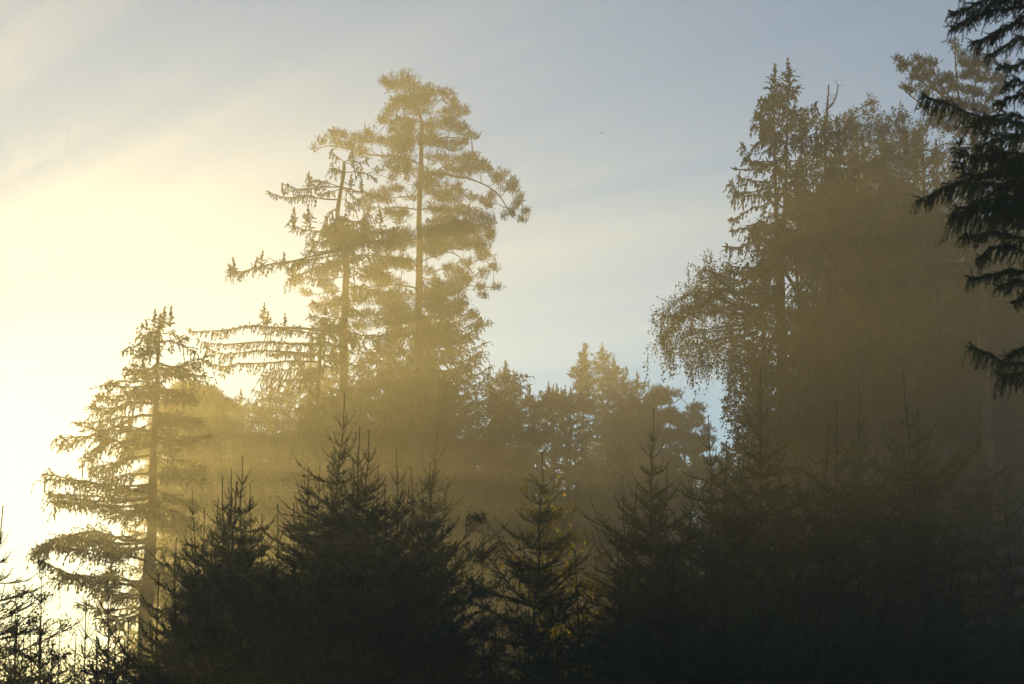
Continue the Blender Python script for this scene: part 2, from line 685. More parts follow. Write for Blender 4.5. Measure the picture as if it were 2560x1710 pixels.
# ================================================================== the tall Scots pine
def tall_pine():
    Y = 95.0
    s1, s2 = 700 / 2335 / FPX * Y, 900 / 2348 / FPX * Y
    base = at(962, 1700, Y)
    base[2] = -0.1
    T = Tree(base, 11)
    rng = T.rng
    tr = [at(*c1(x, y), Y) for x, y in ((1385, 520), (1380, 700), (1375, 900), (1365, 1150), (1358, 1400))] + [at(*c2(x, y), Y) for x, y in ((1590, 60), (1585, 400), (1580, 800), (1575, 1300))]
    tr = tr[::-1]
    T.trunk([base] + tr, 0.34, 0.09)
    top = resample([at(*c1(x, y), Y) for x, y in ((1385, 520), (1355, 430), (1315, 330), (1250, 210))], 0.4)
    T.wood.tube(top, np.linspace(0.09, 0.03, len(top)), 6)
    limbs = [
        (c1, [(1380, 880), (1300, 840), (1150, 810), (950, 795), (800, 750), (600, 715), (490, 765)], 0.09),
        (c1, [(1385, 930), (1560, 960), (1760, 1000), (1950, 1080), (2050, 1160), (2120, 1270), (2250, 1350)], 0.09),
        (c1, [(1360, 1250), (1200, 1232), (1050, 1255), (960, 1310)], 0.06),
        (c1, [(1355, 1140), (1250, 1140), (1100, 1160), (930, 1210)], 0.05),
        (c1, [(1375, 1245), (1550, 1235), (1680, 1245), (1880, 1220)], 0.06),
        (c1, [(1372, 1000), (1480, 950), (1600, 880), (1750, 850), (1900, 900)], 0.06),
        (c1, [(1380, 700), (1480, 660), (1600, 640), (1750, 650), (1850, 645)], 0.055),
        (c1, [(1385, 640), (1330, 580), (1230, 540), (1090, 520)], 0.05),
        (c1, [(1385, 560), (1480, 500), (1600, 460), (1760, 450)], 0.05),
        (c1, [(1350, 430), (1270, 400), (1150, 390)], 0.04),
        (c1, [(1340, 380), (1450, 350), (1590, 320)], 0.04),
        (c1, [(1315, 330), (1240, 300), (1140, 270), (1070, 280)], 0.035),
        (c1, [(1370, 900), (1300, 920), (1200, 960), (1130, 1000)], 0.035),
        (c1, [(1358, 1400), (1500, 1380), (1700, 1360), (1930, 1380)], 0.06),
        (c1, [(1358, 1480), (1500, 1480), (1700, 1500), (1930, 1470)], 0.05),
        (c2, [(1590, 60), (1750, 40), (1950, 60)], 0.05),
        (c2, [(1590, 250), (1700, 210), (1800, 200), (1900, 270), (1970, 350)], 0.06),
        (c2, [(1588, 350), (1750, 380), (1900, 400), (2080, 420)], 0.05),
        (c2, [(1585, 420), (1450, 400), (1300, 410), (1150, 430), (980, 440), (850, 450)], 0.06),
        (c2, [(1580, 560), (1450, 600), (1250, 640), (1050, 600)], 0.05),
        (c2, [(1580, 520), (1750, 560), (1950, 620)], 0.05),
        (c2, [(1580, 700), (1400, 720), (1210, 760)], 0.05),
    ]
    nodes = [np.array(tr)]
    for cf, pts, r in limbs:
        dY = rng.uniform(-2.2, 2.2)
        p = wobble(resample(path(cf, pts, Y, dY, rng), 0.35), 0.05, rng)
        T.wood.tube(p, np.linspace(r * 0.62, 0.016, len(p)), 6)
        nodes.append(p)
    nodes.append(top)
    N = np.vstack(nodes)
    A = [(1230, 170, 115, 75), (1120, 210, 65, 50), (1290, 230, 105, 65), (1390, 260, 85, 55), (1080, 185, 35, 28), (1460, 275, 55, 42),
         (1580, 290, 85, 50), (1630, 360, 65, 45), (1700, 410, 65, 35), (1600, 440, 105, 42), (1750, 450, 45, 22), (1250, 370, 110, 45),
         (1150, 370, 45, 26), (1400, 350, 110, 55), (1350, 430, 140, 45), (1100, 430, 45, 26), (1170, 410, 65, 32), (1090, 500, 65, 32),
         (1180, 510, 85, 40), (1280, 520, 90, 45), (1140, 580, 65, 45), (1250, 590, 70, 45), (1040, 520, 28, 22), (1480, 540, 110, 55),
         (1600, 560, 105, 52), (1700, 590, 85, 45), (1775, 630, 55, 36), (1845, 640, 22, 18), (1450, 640, 90, 34), (1730, 690, 55, 36),
         (1560, 690, 90, 30), (1650, 740, 85, 42), (640, 650, 65, 42), (560, 690, 55, 32), (740, 640, 55, 36), (820, 650, 65, 42),
         (950, 620, 58, 55), (880, 680, 85, 40), (1030, 680, 100, 36), (1150, 700, 100, 36), (1270, 700, 85, 36), (780, 720, 75, 30),
         (690, 710, 55, 26), (880, 750, 70, 24), (485, 745, 14, 20), (1700, 830, 105, 46), (1800, 830, 85, 46), (1880, 890, 65, 42),
         (1930, 920, 55, 36), (1820, 920, 110, 42), (1700, 930, 90, 42), (1600, 900, 70, 42), (1560, 970, 80, 42), (2050, 970, 80, 48),
         (2000, 1010, 60, 36), (2130, 1040, 55, 52), (2150, 1090, 40, 46), (2200, 1160, 42, 34), (2180, 1220, 45, 34), (2245, 1270, 30, 30),
         (2130, 1290, 50, 30), (2225, 1340, 42, 22), (1970, 1140, 42, 42), (1950, 1220, 52, 40), (1900, 1180, 42, 32), (2070, 1310, 16, 26),
         (1450, 1000, 75, 65), (1430, 1090, 60, 42), (1340, 1060, 34, 34), (1250, 1000, 32, 24), (1260, 900, 42, 45), (1170, 940, 30, 40),
         (1130, 990, 30, 30), (1010, 940, 28, 13), (1060, 1110, 95, 34), (1180, 1090, 60, 28), (980, 1150, 85, 42), (900, 1190, 60, 42),
         (1080, 1180, 80, 32), (940, 1250, 50, 34), (1220, 1290, 80, 34), (1100, 1270, 50, 24), (1600, 1110, 70, 42), (1700, 1120, 80, 40),
         (1800, 1160, 60, 34), (1640, 1180, 90, 32), (1560, 1260, 105, 42), (1700, 1280, 95, 42), (1820, 1300, 90, 50), (1920, 1340, 62, 52),
         (1960, 1370, 36, 36), (1650, 1370, 105, 48), (1500, 1370, 80, 48), (1800, 1400, 105, 50), (1930, 1440, 55, 45), (1950, 1495, 42, 34),
         (1550, 1470, 105, 50), (1700, 1500, 105, 50), (1850, 1530, 70, 34), (1450, 1470, 42, 52)]
    B = [(1700, 60, 100, 50), (1830, 40, 100, 50), (1950, 60, 95, 50), (2050, 75, 36, 34), (1750, 150, 100, 38), (1900, 150, 90, 42),
         (2000, 220, 70, 42), (2070, 290, 42, 34), (2000, 330, 50, 34), (1900, 270, 50, 40), (1780, 290, 50, 34), (1900, 370, 50, 24),
         (1980, 420, 50, 24), (2085, 420, 38, 16), (2000, 475, 34, 20), (1820, 430, 70, 42), (1700, 390, 60, 52), (1930, 600, 52, 34),
         (1980, 660, 36, 20), (1850, 560, 60, 42), (800, 380, 60, 32), (850, 450, 45, 20), (960, 330, 90, 42), (1010, 440, 52, 32),
         (930, 560, 42, 42), (1000, 520, 50, 34), (1050, 600, 32, 42), (1200, 500, 70, 42), (1300, 460, 100, 36), (1400, 500, 90, 42),
         (1250, 600, 90, 42), (1400, 600, 100, 50), (1200, 680, 70, 32), (1450, 700, 90, 32), (1480, 250, 90, 50), (1450, 150, 100, 50),
         (1300, 300, 100, 40), (1380, 380, 110, 30), (1700, 500, 90, 50)]
    for cf, lst, s in ((c1, A, s1), (c2, B, s2)):
        for cx, cy_, rx, ry in lst:
            ctr = at(*cf(cx, cy_), Y)
            dist = np.linalg.norm((N - ctr) * np.array([1, 0, 1]), axis=1)
            an = N[np.argmin(dist)]
            ctr = at(*cf(cx, cy_), an[1] + rng.normal(0, 0.8))
            an = N[np.argmin(np.linalg.norm(N - ctr, axis=1))]
            pine_clump(T, ctr, rx * s * 0.95, max(0.5, rx * s * 0.9), ry * s * 0.95, an, rng, dens=.85)
            if rx > 60:
                c2_ = ctr + np.array([rng.normal(0, rx * s * .5), rng.choice([-1, 1]) * rng.uniform(.6, 1.5), rng.normal(-.1, ry * s * .5)])
                pine_clump(T, c2_, rx * s * 0.7, rx * s * 0.7, ry * s * 0.7, an, rng, dens=.75)
    for k in range(62):
        if k < 24:
            cf, y, off, mid = c1, rng.uniform(640, 1560), rng.uniform(50, 200), 1368
        else:
            cf, y, off, mid = c2, rng.uniform(40, 820), rng.uniform(40, 260), 1586
        side = rng.choice([-1, 1])
        ctr = at(*cf(mid + side * off, y), Y + rng.normal(0, 1.3))
        an = N[np.argmin(np.linalg.norm(N - ctr, axis=1))]
        q = rng.uniform(.4, .8)
        pine_clump(T, ctr, q, q, q * .5, an, rng, dens=.6)
    return T.finish('pine_tree', 'tallest pine, open crown with one long limb reaching right', 'tree', M['pinebark'], M['pine'],
                    needle=(52, 0.075, 0.013), blade=0.022)


tall_pine()


# ================================================================== broken-topped old spruce beside the pine
def broken_spruce():
    Y = 88.0
    base = at(862, 1700, Y)
    base[2] = -0.1
    T = Tree(base, 21)
    rng = T.rng
    tr = [at(*c1(x, y), Y) for x, y in ((735, 850), (730, 950), (705, 1100), (684, 1230), (680, 1330), (690, 1450))] + [at(*c2(x, y), Y) for x, y in ((1062, 30), (1090, 130), (1110, 250), (1105, 450), (1100, 600), (1088, 750), (1095, 1100))]
    T.trunk([base] + tr[::-1], 0.30, 0.07)
    L = [(c1, [(735, 850), (690, 812), (635, 765)], .45, .35), (c1, [(735, 850), (775, 830), (792, 800)], .0, .2), (c1, [(735, 852), (830, 880), (905, 850)], .5, .4),
         (c1, [(730, 930), (690, 925), (650, 920)], .45, .35), (c1, [(730, 940), (850, 930), (920, 945), (970, 985)], .5, .4),
         (c1, [(700, 1062), (600, 1020), (500, 995), (430, 965)], .5, .35), (c1, [(700, 1058), (500, 1070), (400, 1090), (285, 1048)], .45, .4),
         (c1, [(700, 1075), (620, 1100), (530, 1115)], .3, .3), (c1, [(690, 1163), (540, 1165), (380, 1132), (240, 1145), (135, 1112)], .5, .4),
         (c1, [(712, 1060), (850, 1085), (990, 1108)], .15, .2), (c1, [(712, 1070), (780, 1110), (840, 1160)], .4, .35), (c1, [(705, 1150), (770, 1190), (800, 1250)], .5, .4),
         (c1, [(688, 1235), (640, 1250), (590, 1300)], .5, .4), (c1, [(684, 1330), (760, 1330), (860, 1360), (960, 1390)], .6, .5),
         (c1, [(690, 1470), (540, 1440), (420, 1425), (330, 1400), (312, 1340)], .55, .45), (c1, [(700, 1540), (600, 1530), (480, 1520)], .55, .5),
         (c1, [(690, 1460), (800, 1440), (950, 1420), (1150, 1400)], .6, .6), (c1, [(690, 1390), (780, 1380), (880, 1330), (930, 1280)], .5, .5),
         (c2, [(1090, 170), (900, 210), (700, 250), (550, 285), (420, 320), (345, 295)], .5, .6), (c2, [(1090, 200), (950, 220), (820, 240), (720, 290)], .6, .6),
         (c2, [(1105, 260), (950, 290), (830, 320), (740, 360)], .5, .6), (c2, [(1095, 140), (1000, 170), (900, 180), (890, 120)], .4, .4),
         (c2, [(1105, 200), (1250, 200), (1400, 210), (1500, 230)], .6, .7), (c2, [(1105, 290), (1250, 300), (1380, 330)], .6, .7),
         (c2, [(1090, 120), (1200, 110), (1350, 120)], .5, .6), (c2, [(1105, 340), (1000, 360), (880, 350)], .5, .5), (c2, [(1080, 80), (1200, 60), (1400, 50)], .5, .6)]
    for cf, pts, cu, twg in L:
        spruce_limb(T, path(cf, pts, Y, rng.uniform(-1.2, 1.2), rng), curtain=cu, twig=twg, start=0.3, wob=0.05, upright=0.03)
    for x, y, h in ((555, 250, 1.3), (700, 250, 1.2), (510, 275, 1.1)):
        spire(T, at(*c2(x, y + 30), Y - 0.6), h * 0.5)
    for x, y, h in ((445, 1410, 1.3), (318, 1380, 0.9)):
        spire(T, at(*c1(x, y), Y), h * 0.8)
    # limbs towards and away from the viewer
    for k in range(46):
        f = rng.uniform(0.0, 1)
        j = rng.uniform(4, len(tr) - 2)
        i = int(j)
        c = tr[i] + (tr[i + 1] - tr[i]) * (j - i)
        an = rng.choice([-1, 1]) * math.pi / 2 + rng.normal(0, 0.55)
        l = rng.uniform(0.8, 2.6)
        e = c + np.array([math.cos(an) * l, math.sin(an) * l, -0.12 * l])
        spruce_limb(T, [c, (c + e) / 2 - Z * 0.1, e], curtain=0.45, twig=0.5)
    return T.finish('broken_spruce', 'bent spruce with a snapped bare top, left of the tallest pine', 'tree', M['bark'], M['needle'])


broken_spruce()


# ================================================================== the leftmost big spruce
def left_spruce():
    Y = 72.0
    base = at(366, 1700, Y)
    base[2] = -0.1
    T = Tree(base, 31)
    rng = T.rng
    tr = [at(*c3(x, y), Y) for x, y in ((632, 100), (630, 200), (622, 330), (618, 480), (605, 700), (600, 900), (595, 1100), (580, 1300), (565, 1568))]
    T.trunk([base] + tr[::-1], 0.34, 0.03)
    for x, y, h in ((612, 150, .6), (650, 150, .7), (683, 150, .7), (632, 170, .6), (570, 165, .35)):
        spire(T, at(*c3(x, y), Y + rng.normal(0, .2)), h, 0.05)
    spec = [[(630, 190), (600, 170), (570, 150)], [(630, 180), (680, 170), (750, 190)], [(630, 220), (690, 210), (770, 260)], [(628, 300), (560, 265), (520, 235), (485, 240)],
            [(628, 250), (590, 225), (575, 240)], [(625, 310), (700, 330), (770, 310), (835, 290)], [(622, 330), (700, 350), (800, 360)],
            [(620, 390), (560, 360), (500, 350)], [(620, 410), (520, 395), (440, 400), (395, 415)], [(620, 470), (540, 440), (450, 470), (365, 475)], [(618, 500), (520, 495), (420, 520), (345, 525)],
            [(612, 560), (520, 560), (400, 580), (280, 595)], [(610, 640), (500, 620), (350, 650), (190, 680)], [(608, 700), (500, 690), (400, 680), (300, 740)], [(605, 740), (500, 760), (400, 780), (320, 800)],
            [(602, 830), (500, 830), (430, 850), (380, 860)], [(600, 880), (450, 880), (280, 870), (120, 850)], [(600, 940), (450, 940), (300, 930), (130, 930)], [(598, 970), (450, 980), (300, 960), (160, 970)],
            [(596, 1010), (500, 1010), (400, 1020)], [(590, 1150), (450, 1140), (330, 1100), (180, 1130), (60, 1200)], [(590, 1170), (450, 1170), (300, 1130), (160, 1140), (70, 1180)], [(585, 1240), (500, 1220), (350, 1200), (200, 1160)],
            [(580, 1330), (480, 1330), (330, 1310), (200, 1290), (100, 1240)], [(575, 1370), (450, 1340), (300, 1310), (170, 1300)], [(568, 1405), (480, 1390), (350, 1380)], [(565, 1450), (450, 1460), (280, 1450)], [(565, 1480), (480, 1500), (380, 1520)],
            [(100, 1270), (50, 1270), (0, 1310)],
            [(618, 450), (700, 460), (780, 470)], [(612, 560), (700, 560), (800, 590)], [(608, 660), (700, 650), (850, 640)], [(602, 760), (700, 770), (820, 800)], [(600, 830), (690, 820), (830, 850)], [(598, 900), (700, 930), (800, 960)],
            [(596, 980), (700, 1000), (760, 1040)], [(592, 1080), (680, 1080), (740, 1100)], [(590, 1180), (670, 1180), (720, 1210)]]
    for pts in spec[:28] + spec[29:]:
        l = abs(pts[0][0] - pts[-1][0])
        big = min(1, l / 250)
        spruce_limb(T, path(c3, pts, Y, rng.uniform(-1.3, 1.3), rng), curtain=0.22 + 0.2 * big, twig=0.4 + 0.5 * big, start=0.1 + 0.15 * big, dens=0.85, upright=0.02)
        if l > 160:
            q = [pts[0]] + [(x + rng.normal(0, 10), y + rng.normal(12, 14)) for x, y in pts[1:]]
            spruce_limb(T, path(c3, q, Y, rng.choice([-1, 1]) * rng.uniform(1.0, 2.6), rng), curtain=0.35, twig=0.7, start=0.2, dens=0.75)
    for k in range(60):
        j = rng.uniform(0.6, len(tr) - 1.4)
        i = int(j)
        c = tr[i] + (tr[i + 1] - tr[i]) * (j - i)
        an = rng.choice([-1, 1]) * math.pi / 2 + rng.normal(0, 0.6)
        l = rng.uniform(0.5, 0.8) + 2.6 * j / len(tr) * rng.uniform(0.5, 1)
        e = c + np.array([math.cos(an) * l, math.sin(an) * l, -0.1 * l])
        spruce_limb(T, [c, (c + e) / 2 - Z * 0.05 * l, e], curtain=0.35, twig=0.55, dens=0.8)
    return T.finish('old_spruce', 'big spruce at the far left with long layered limbs, palest in the glow', 'tree', M['bark'], M['needle'])


left_spruce()


# ================================================================== layered spruce and dense trees under the pine
def layered_spruce():
    Y = 84.0
    base = at(790, 1700, Y)
    base[2] = -0.1
    T = Tree(base, 41)
    rng = T.rng
    tip = at(*c2(975, 610), Y)
    tr = [tip, at(*c2(960, 800), Y), at(*c2(930, 1050), Y)]
    T.trunk([base] + tr[::-1], 0.28, 0.03)
    spire(T, tip - Z * 0.8, 1.3, 0.02)
    for pts, cu in (([(950, 690), (700, 680), (500, 665), (300, 690), (105, 688)], .45), ([(950, 780), (700, 775), (450, 775), (280, 780), (165, 765)], .5),
                    ([(940, 850), (700, 830), (450, 835), (320, 850), (220, 820)], .5), ([(940, 900), (700, 900), (450, 910), (330, 930), (240, 915)], .55),
                    ([(950, 720), (800, 700), (700, 690), (600, 720)], .4), ([(940, 860), (800, 850), (650, 860)], .5), ([(930, 960), (800, 950), (680, 960), (600, 970)], .9),
                    ([(930, 1000), (800, 1010), (680, 1010), (570, 1000)], .9)):
        spruce_limb(T, path(c2, pts, Y, rng.uniform(-0.8, 0.8), rng), curtain=cu, twig=0.35, start=0.12, step=0.13, wob=0.04)
    for x, h in ((570, 0.95), (592, 0.6), (710, 0.5)):
        spire(T, at(*c2(x, 675), Y - 0.2), h, 0.06)
    for k in range(120):
        f = rng.uniform(0.03, 1)
        c = tip + (base - tip) * f * 0.75
        an = rng.uniform(0, 6.283)
        l = 0.4 + 4.0 * f ** 0.7 * rng.uniform(0.4, 0.9)
        if math.cos(an) < -0.5:
            l *= 0.6
        e = c + np.array([math.cos(an) * l, math.sin(an) * l, -0.12 * l])
        spruce_limb(T, [c, (c + e) / 2 - Z * 0.05 * l, e], curtain=0.5, twig=0.6)
    return T.finish('layered_spruce', 'spruce with four long level limbs stacked on its left side', 'tree', M['bark'], M['needle'])


layered_spruce()


def spruce_at(px, py, Y, R, seed, name, label, **kw):
    tip = at(px, py, Y)
    group = kw.pop('group', None)
    base = np.array([tip[0] + kw.pop('lean', 0), Y, -0.1])
    T = Tree(base, seed)
    old_spruce(T, tip, R, **kw)
    return T.finish(name, label, 'tree', M['bark'], M['needle'], group=group)


def pine_at(px, py, Y, half, depth, seed, label, dome=None, dens=1.0, group=None):
    """round-headed pine: trunk, limbs, cushions of shoots over a dome"""
    tip = at(px, py, Y)
    base = np.array([tip[0], Y, -0.1])
    T = Tree(base, seed)
    rng = T.rng
    Ht = tip[2]
    cr = depth
    tr = T.trunk([base, base + Z * (Ht - cr) + rng.normal(0, .15, 3) * np.array([1, 1, 0]), tip - Z * 0.5], 0.009 * Ht, 0.04)
    nodes = [tr[tr[:, 2] > Ht - cr * 1.05]]
    for k in range(22):
        h = Ht - cr * rng.uniform(0.1, 1.0)
        i = np.argmin(abs(tr[:, 2] - h))
        an = rng.uniform(0, 6.283)
        f = (Ht - h) / cr
        l = half * math.sqrt(max(0.08, min(1, 1 - (1 - f) ** 2))) * rng.uniform(0.5, 0.9)
        e = tr[i] + np.array([math.cos(an) * l, math.sin(an) * l, l * 0.35])
        p = wobble(resample([tr[i], (tr[i] + e) / 2 - Z * .1, e], 0.35), 0.06, rng)
        T.wood.tube(p, np.linspace(0.05, 0.02, len(p)), 5)
        nodes.append(p)
    N = np.vstack(nodes)
    n = int(44 * dens * half * cr / 20)
    lob = rng.uniform(0.72, 1.12, 12)
    for k in range(max(26, n)):
        q = nrm(rng.normal(size=3))
        f = rng.uniform(0, 1)
        an = rng.uniform(0, 6.283)
        rr = math.sqrt(max(0.03, 1 - (1 - f) ** 1.6)) * half * rng.uniform(0.5, 1.0) * lob[int(an * 12 / 6.2832) % 12] * (1.0 + .18 * math.sin(f * 14 + an * 2))
        ctr = np.array([tip[0] + math.cos(an) * rr, Y + math.sin(an) * rr, Ht - 0.35 - f * (cr - 0.5)])
        a = N[np.argmin(np.linalg.norm(N - ctr, axis=1))]
        s = rng.uniform(0.35, 0.75)
        pine_clump(T, ctr, s, s, s * 0.5, a, rng, dens=.9)
    return T.finish('pine_tree', label, 'tree', M['pinebark'], M['pine'], needle=(46, 0.085, 0.017), blade=0.03, group=group)


spruce_at(*c2(1690, 400), 99, 6.6, 51, 'dense_spruce', 'dense dark spruce closing the foot of the tallest pine on its right', shape=0.55, curtain=0.35, per=8, gap=0.42, twig=1.0)
spruce_at(*c2(2150, 950), 104, 5.6, 52, 'spruce_tree', 'spiky spruce on the right shoulder of the pine group', shape=0.6, curtain=0.4, per=7, gap=.42)
spruce_at(*c2(1330, 760), 93, 6.5, 53, 'spruce_tree', 'broad spruce filling the gap between the two tall trunks', shape=0.6, per=7, gap=.45)
spruce_at(*c2(620, 1060), 97, 5.0, 54, 'spruce_tree', 'spruce under the hanging level limbs, left of the tall trunks', shape=0.6, curtain=0.55)
pine_at(*c3(800, 410), 92, 3.3, 6.0, 55, 'round-headed pine right behind the leftmost big spruce', dens=3.2)
spruce_at(*c3(1010, 470), 100, 4.5, 56, 'spruce_tree', 'low spruce between the round-headed pine and the level limbs', shape=0.55)
spruce_at(*c3(760, 640), 84, 4.5, 57, 'spruce_tree', 'spruce crowding the leftmost big spruce from the right', shape=0.6, dens=0.8)

# middle distance group
spruce_at(*c4(90, 300), 118, 4.2, 61, 'spruce_tree', 'spruce with ragged upswept limbs left of the many-topped spruce', shape=0.65, curtain=0.4, per=6, gap=.45)
spruce_at(*c4(330, 560), 112, 4.2, 62, 'spruce_tree', 'short spruce in the dip before the many-topped spruce', shape=0.7, curtain=0.5)


def many_topped():
    Y = 116.0
    tip = at(*c4(545, 470), Y)
    base = np.array([tip[0], Y, -0.1])
    T = Tree(base, 63)
    rng = T.rng
    T.trunk([base, at(*c4(560, 900), Y), at(*c4(550, 560), Y)], 0.26, 0.08)
    for x, y, h in ((500, 470, 2.2), (545, 490, 2.0), (590, 480, 2.0), (655, 495, 1.8), (520, 520, 2), (620, 520, 2), (575, 520, 2)):
        top = at(*c4(x, y), Y + rng.normal(0, .4))
        spire(T, top - Z * h * 0.8, h * 0.8, 0.05)
        foot = at(*c4(555, 700), Y)
        spruce_limb(T, [foot, (foot + top) / 2 + rng.normal(0, .1, 3), top - Z * 0.5], curtain=0.3, twig=0.5)
    for pts in ([(550, 780), (490, 680), (430, 560)], [(550, 860), (480, 760), (440, 650)], [(560, 800), (650, 720), (720, 590)], [(560, 820), (640, 760), (740, 690)], [(550, 900), (450, 820), (370, 790)],
                [(560, 900), (640, 860), (720, 840)], [(560, 980), (480, 960), (400, 990)], [(560, 960), (650, 1000), (700, 1040)], [(560, 700), (620, 670), (650, 640)], [(550, 720), (500, 660), (480, 600)]):
        spruce_limb(T, path(c4, pts, Y, rng.uniform(-1, 1), rng), curtain=0.7, twig=0.6)
    for k in range(30):
        c = at(*c4(558, rng.uniform(620, 1200)), Y)
        an = rng.uniform(0, 6.28)
        l = rng.uniform(0.8, 2.6)
        e = c + np.array([math.cos(an) * l * 0.7, math.sin(an) * l, 0.0])
        spruce_limb(T, [c, (c + e) / 2 - Z * .1, e], curtain=0.6, twig=0.5, dens=0.8)
    return T.finish('many_topped_spruce', 'spruce with a forked brush of several tops in the dip', 'tree', M['bark'], M['needle'])


many_topped()


def slim_pine():
    Y = 122.0
    tip = at(*c4(872, 95), Y)
    base = np.array([at(*c4(850, 800), Y)[0], Y, -0.1])
    T = Tree(base, 64)
    rng = T.rng
    tr = T.trunk([base, at(*c4(850, 600), Y), at(*c4(865, 250), Y), tip], 0.2, 0.02)
    s = 600 / 2348 / FPX * Y
    for cx, cy_, rx, ry in ((868, 130, 16, 35), (860, 200, 26, 35), (825, 200, 14, 18), (870, 250, 26, 30), (830, 260, 20, 16), (845, 310, 55, 28), (895, 305, 24, 20), (780, 345, 45, 22), (860, 350, 45, 26),
                            (760, 400, 36, 18), (820, 400, 50, 25), (890, 410, 45, 25), (860, 450, 50, 28), (810, 460, 35, 25), (780, 520, 30, 25), (840, 530, 55, 35), (900, 500, 40, 30), (820, 600, 60, 35), (900, 580, 50, 30), (860, 660, 80, 40), (800, 720, 70, 40), (900, 740, 70, 40)):
        c = at(*c4(cx, cy_), Y + rng.normal(0, .4))
        a = tr[np.argmin(np.linalg.norm(tr - c + Z * .4, axis=1))]
        pine_clump(T, c, rx * s, max(.3, rx * s), ry * s, a, rng, dens=1.3)
    return T.finish('pine_tree', 'slim pointed young pine beside the many-topped spruce', 'tree', M['pinebark'], M['pine'], needle=(46, 0.085, 0.018), blade=0.035)


slim_pine()
spruce_at(*c4(1043, 125), 126, 4.4, 65, 'spruce_tree', 'pointed spruce, tallest of the middle group', shape=0.62, curtain=0.3, per=6, gap=0.42)
spruce_at(*c4(1155, 270), 128, 3.2, 66, 'spruce_tree', 'spruce leaning on the right flank of the pointed one', shape=0.5, per=6, gap=0.42)
spruce_at(*c4(1245, 410), 125, 3.0, 67, 'spruce_tree', 'small spired spruce in the middle group', shape=0.6, gap=0.42)
spruce_at(*c4(1381, 400), 127, 3.2, 68, 'spruce_tree', 'slim spired spruce before the round pine of the middle group', shape=0.6, gap=0.42)
pine_at(*c4(1690, 490), 120, 4.0, 9.0, 69, 'round-crowned pine ending the middle group on the right', dens=1.1)
pine_at(*c4(1500, 515), 124, 3.2, 8.0, 70, 'broad pine behind the slim spired spruce', dens=1.1)
pine_at(*c4(1840, 760), 116, 3.0, 8.0, 71, 'low pine at the right foot of the round-crowned pine', dens=1.1)
spruce_at(*c4(730, 560), 119, 3.4, 72, 'spruce_tree', 'low spruce under the slim pointed pine', shape=0.6, curtain=0.4)


# ================================================================== right-hand wood
def twin_spruce():
    Y = 70.0
    base = at(1960, 1700, Y)
    base[0] = at(*c5(1030, 1500), Y)[0]
    base[2] = -0.1
    T = Tree(base, 81)
    rng = T.rng
    ta = [at(*c5(x, y), Y) for x, y in ((995, 130), (990, 300), (990, 500), (1000, 900), (1010, 1200), (1020, 1500))]
    tb = [at(*c5(x, y), Y + .3) for x, y in ((1105, 90), (1098, 300), (1090, 500), (1080, 900), (1065, 1200), (1045, 1500))]
    T.trunk([base] + ta[::-1], 0.26, 0.02)
    T.trunk([base + np.array([.15, .2, 0])] + tb[::-1], 0.25, 0.02)
    spire(T, at(*c5(995, 210), Y), 1.2, 0.03)
    spire(T, at(*c5(1103, 180), Y + .3), 1.3, 0.03)
    for y in np.linspace(170, 560, 26):
        for tt, x in ((0, 993), (.3, 1098)):
            c = at(*c5(x, y), Y + tt)
            an = rng.uniform(0, 6.28)
            l = 0.25 + (y - 120) / 450 * 0.8 * rng.uniform(0.5, 1)
            e = c + np.array([math.cos(an) * l, math.sin(an) * l, 0.05])
            spruce_limb(T, [c, (c + e) / 2 - Z * .05, e], curtain=0.3, twig=0.25, step=0.15)
    LL = [[(995, 430), (930, 405), (895, 340), (895, 240)], [(990, 460), (900, 430), (850, 345)], [(990, 300), (950, 290), (935, 280)], [(990, 520), (900, 535), (845, 580)], [(990, 700), (850, 700), (770, 680), (730, 590)],
          [(1000, 720), (880, 720), (780, 715)], [(1000, 870), (850, 855), (740, 835)], [(1000, 975), (850, 975), (700, 970), (650, 885)], [(1000, 1020), (880, 1050), (780, 1080), (670, 1150)], [(1000, 1200), (850, 1190), (760, 1220), (675, 1240)],
          [(1000, 1180), (900, 1210), (800, 1260)], [(1010, 1260), (850, 1300), (740, 1370), (625, 1375)], [(1010, 1290), (900, 1320), (860, 1380)],
          [(1090, 440), (1170, 390), (1240, 340), (1305, 280)], [(1090, 470), (1180, 450), (1260, 400), (1300, 350)], [(1090, 500), (1180, 500), (1230, 470)], [(1090, 560), (1150, 590), (1190, 600)],
          [(1090, 700), (1200, 690), (1310, 625)], [(1085, 740), (1200, 720), (1260, 740)], [(1080, 830), (1150, 790), (1200, 800)], [(1080, 960), (1160, 930), (1230, 930)], [(1075, 1050), (1180, 1040), (1260, 1060)]]
    for pts in LL:
        spruce_limb(T, path(c5, pts, Y, rng.uniform(-.8, .8), rng), curtain=0.42, twig=0.35, start=0.25, step=0.13, wob=0.05, upright=0.02)
    for pts in ([(830, 140), (700, 110), (630, 90)], [(870, 180), (700, 188), (560, 178)], [(870, 90), (760, 80), (660, 60)], [(880, 280), (780, 260), (700, 270)], [(890, 380), (780, 360), (720, 380)]):
        spruce_limb(T, [at(*c5(1020, 1460), Y)] + path(c8, pts, Y, rng.uniform(-.6, .6), rng), curtain=0.4, twig=0.4, start=0.35)
    for k in range(70):
        y = rng.uniform(560, 1560)
        c = at(*c5(rng.choice([1000, 1075]), y), Y)
        an = rng.choice([-1, 1]) * 1.57 + rng.normal(0, 0.7)
        l = rng.uniform(0.6, 1.0 + (y - 500) / 500)
        e = c + np.array([math.cos(an) * l, math.sin(an) * l, -0.15 * l])
        spruce_limb(T, [c, (c + e) / 2 - Z * .08, e], curtain=0.4, twig=0.4, dens=0.85 if y > 1000 else 0.5)
    return T.finish('twin_spruce', 'spruce with two slender tops side by side, left edge of the right-hand wood', 'tree', M['bark'], M['needle'])


twin_spruce()


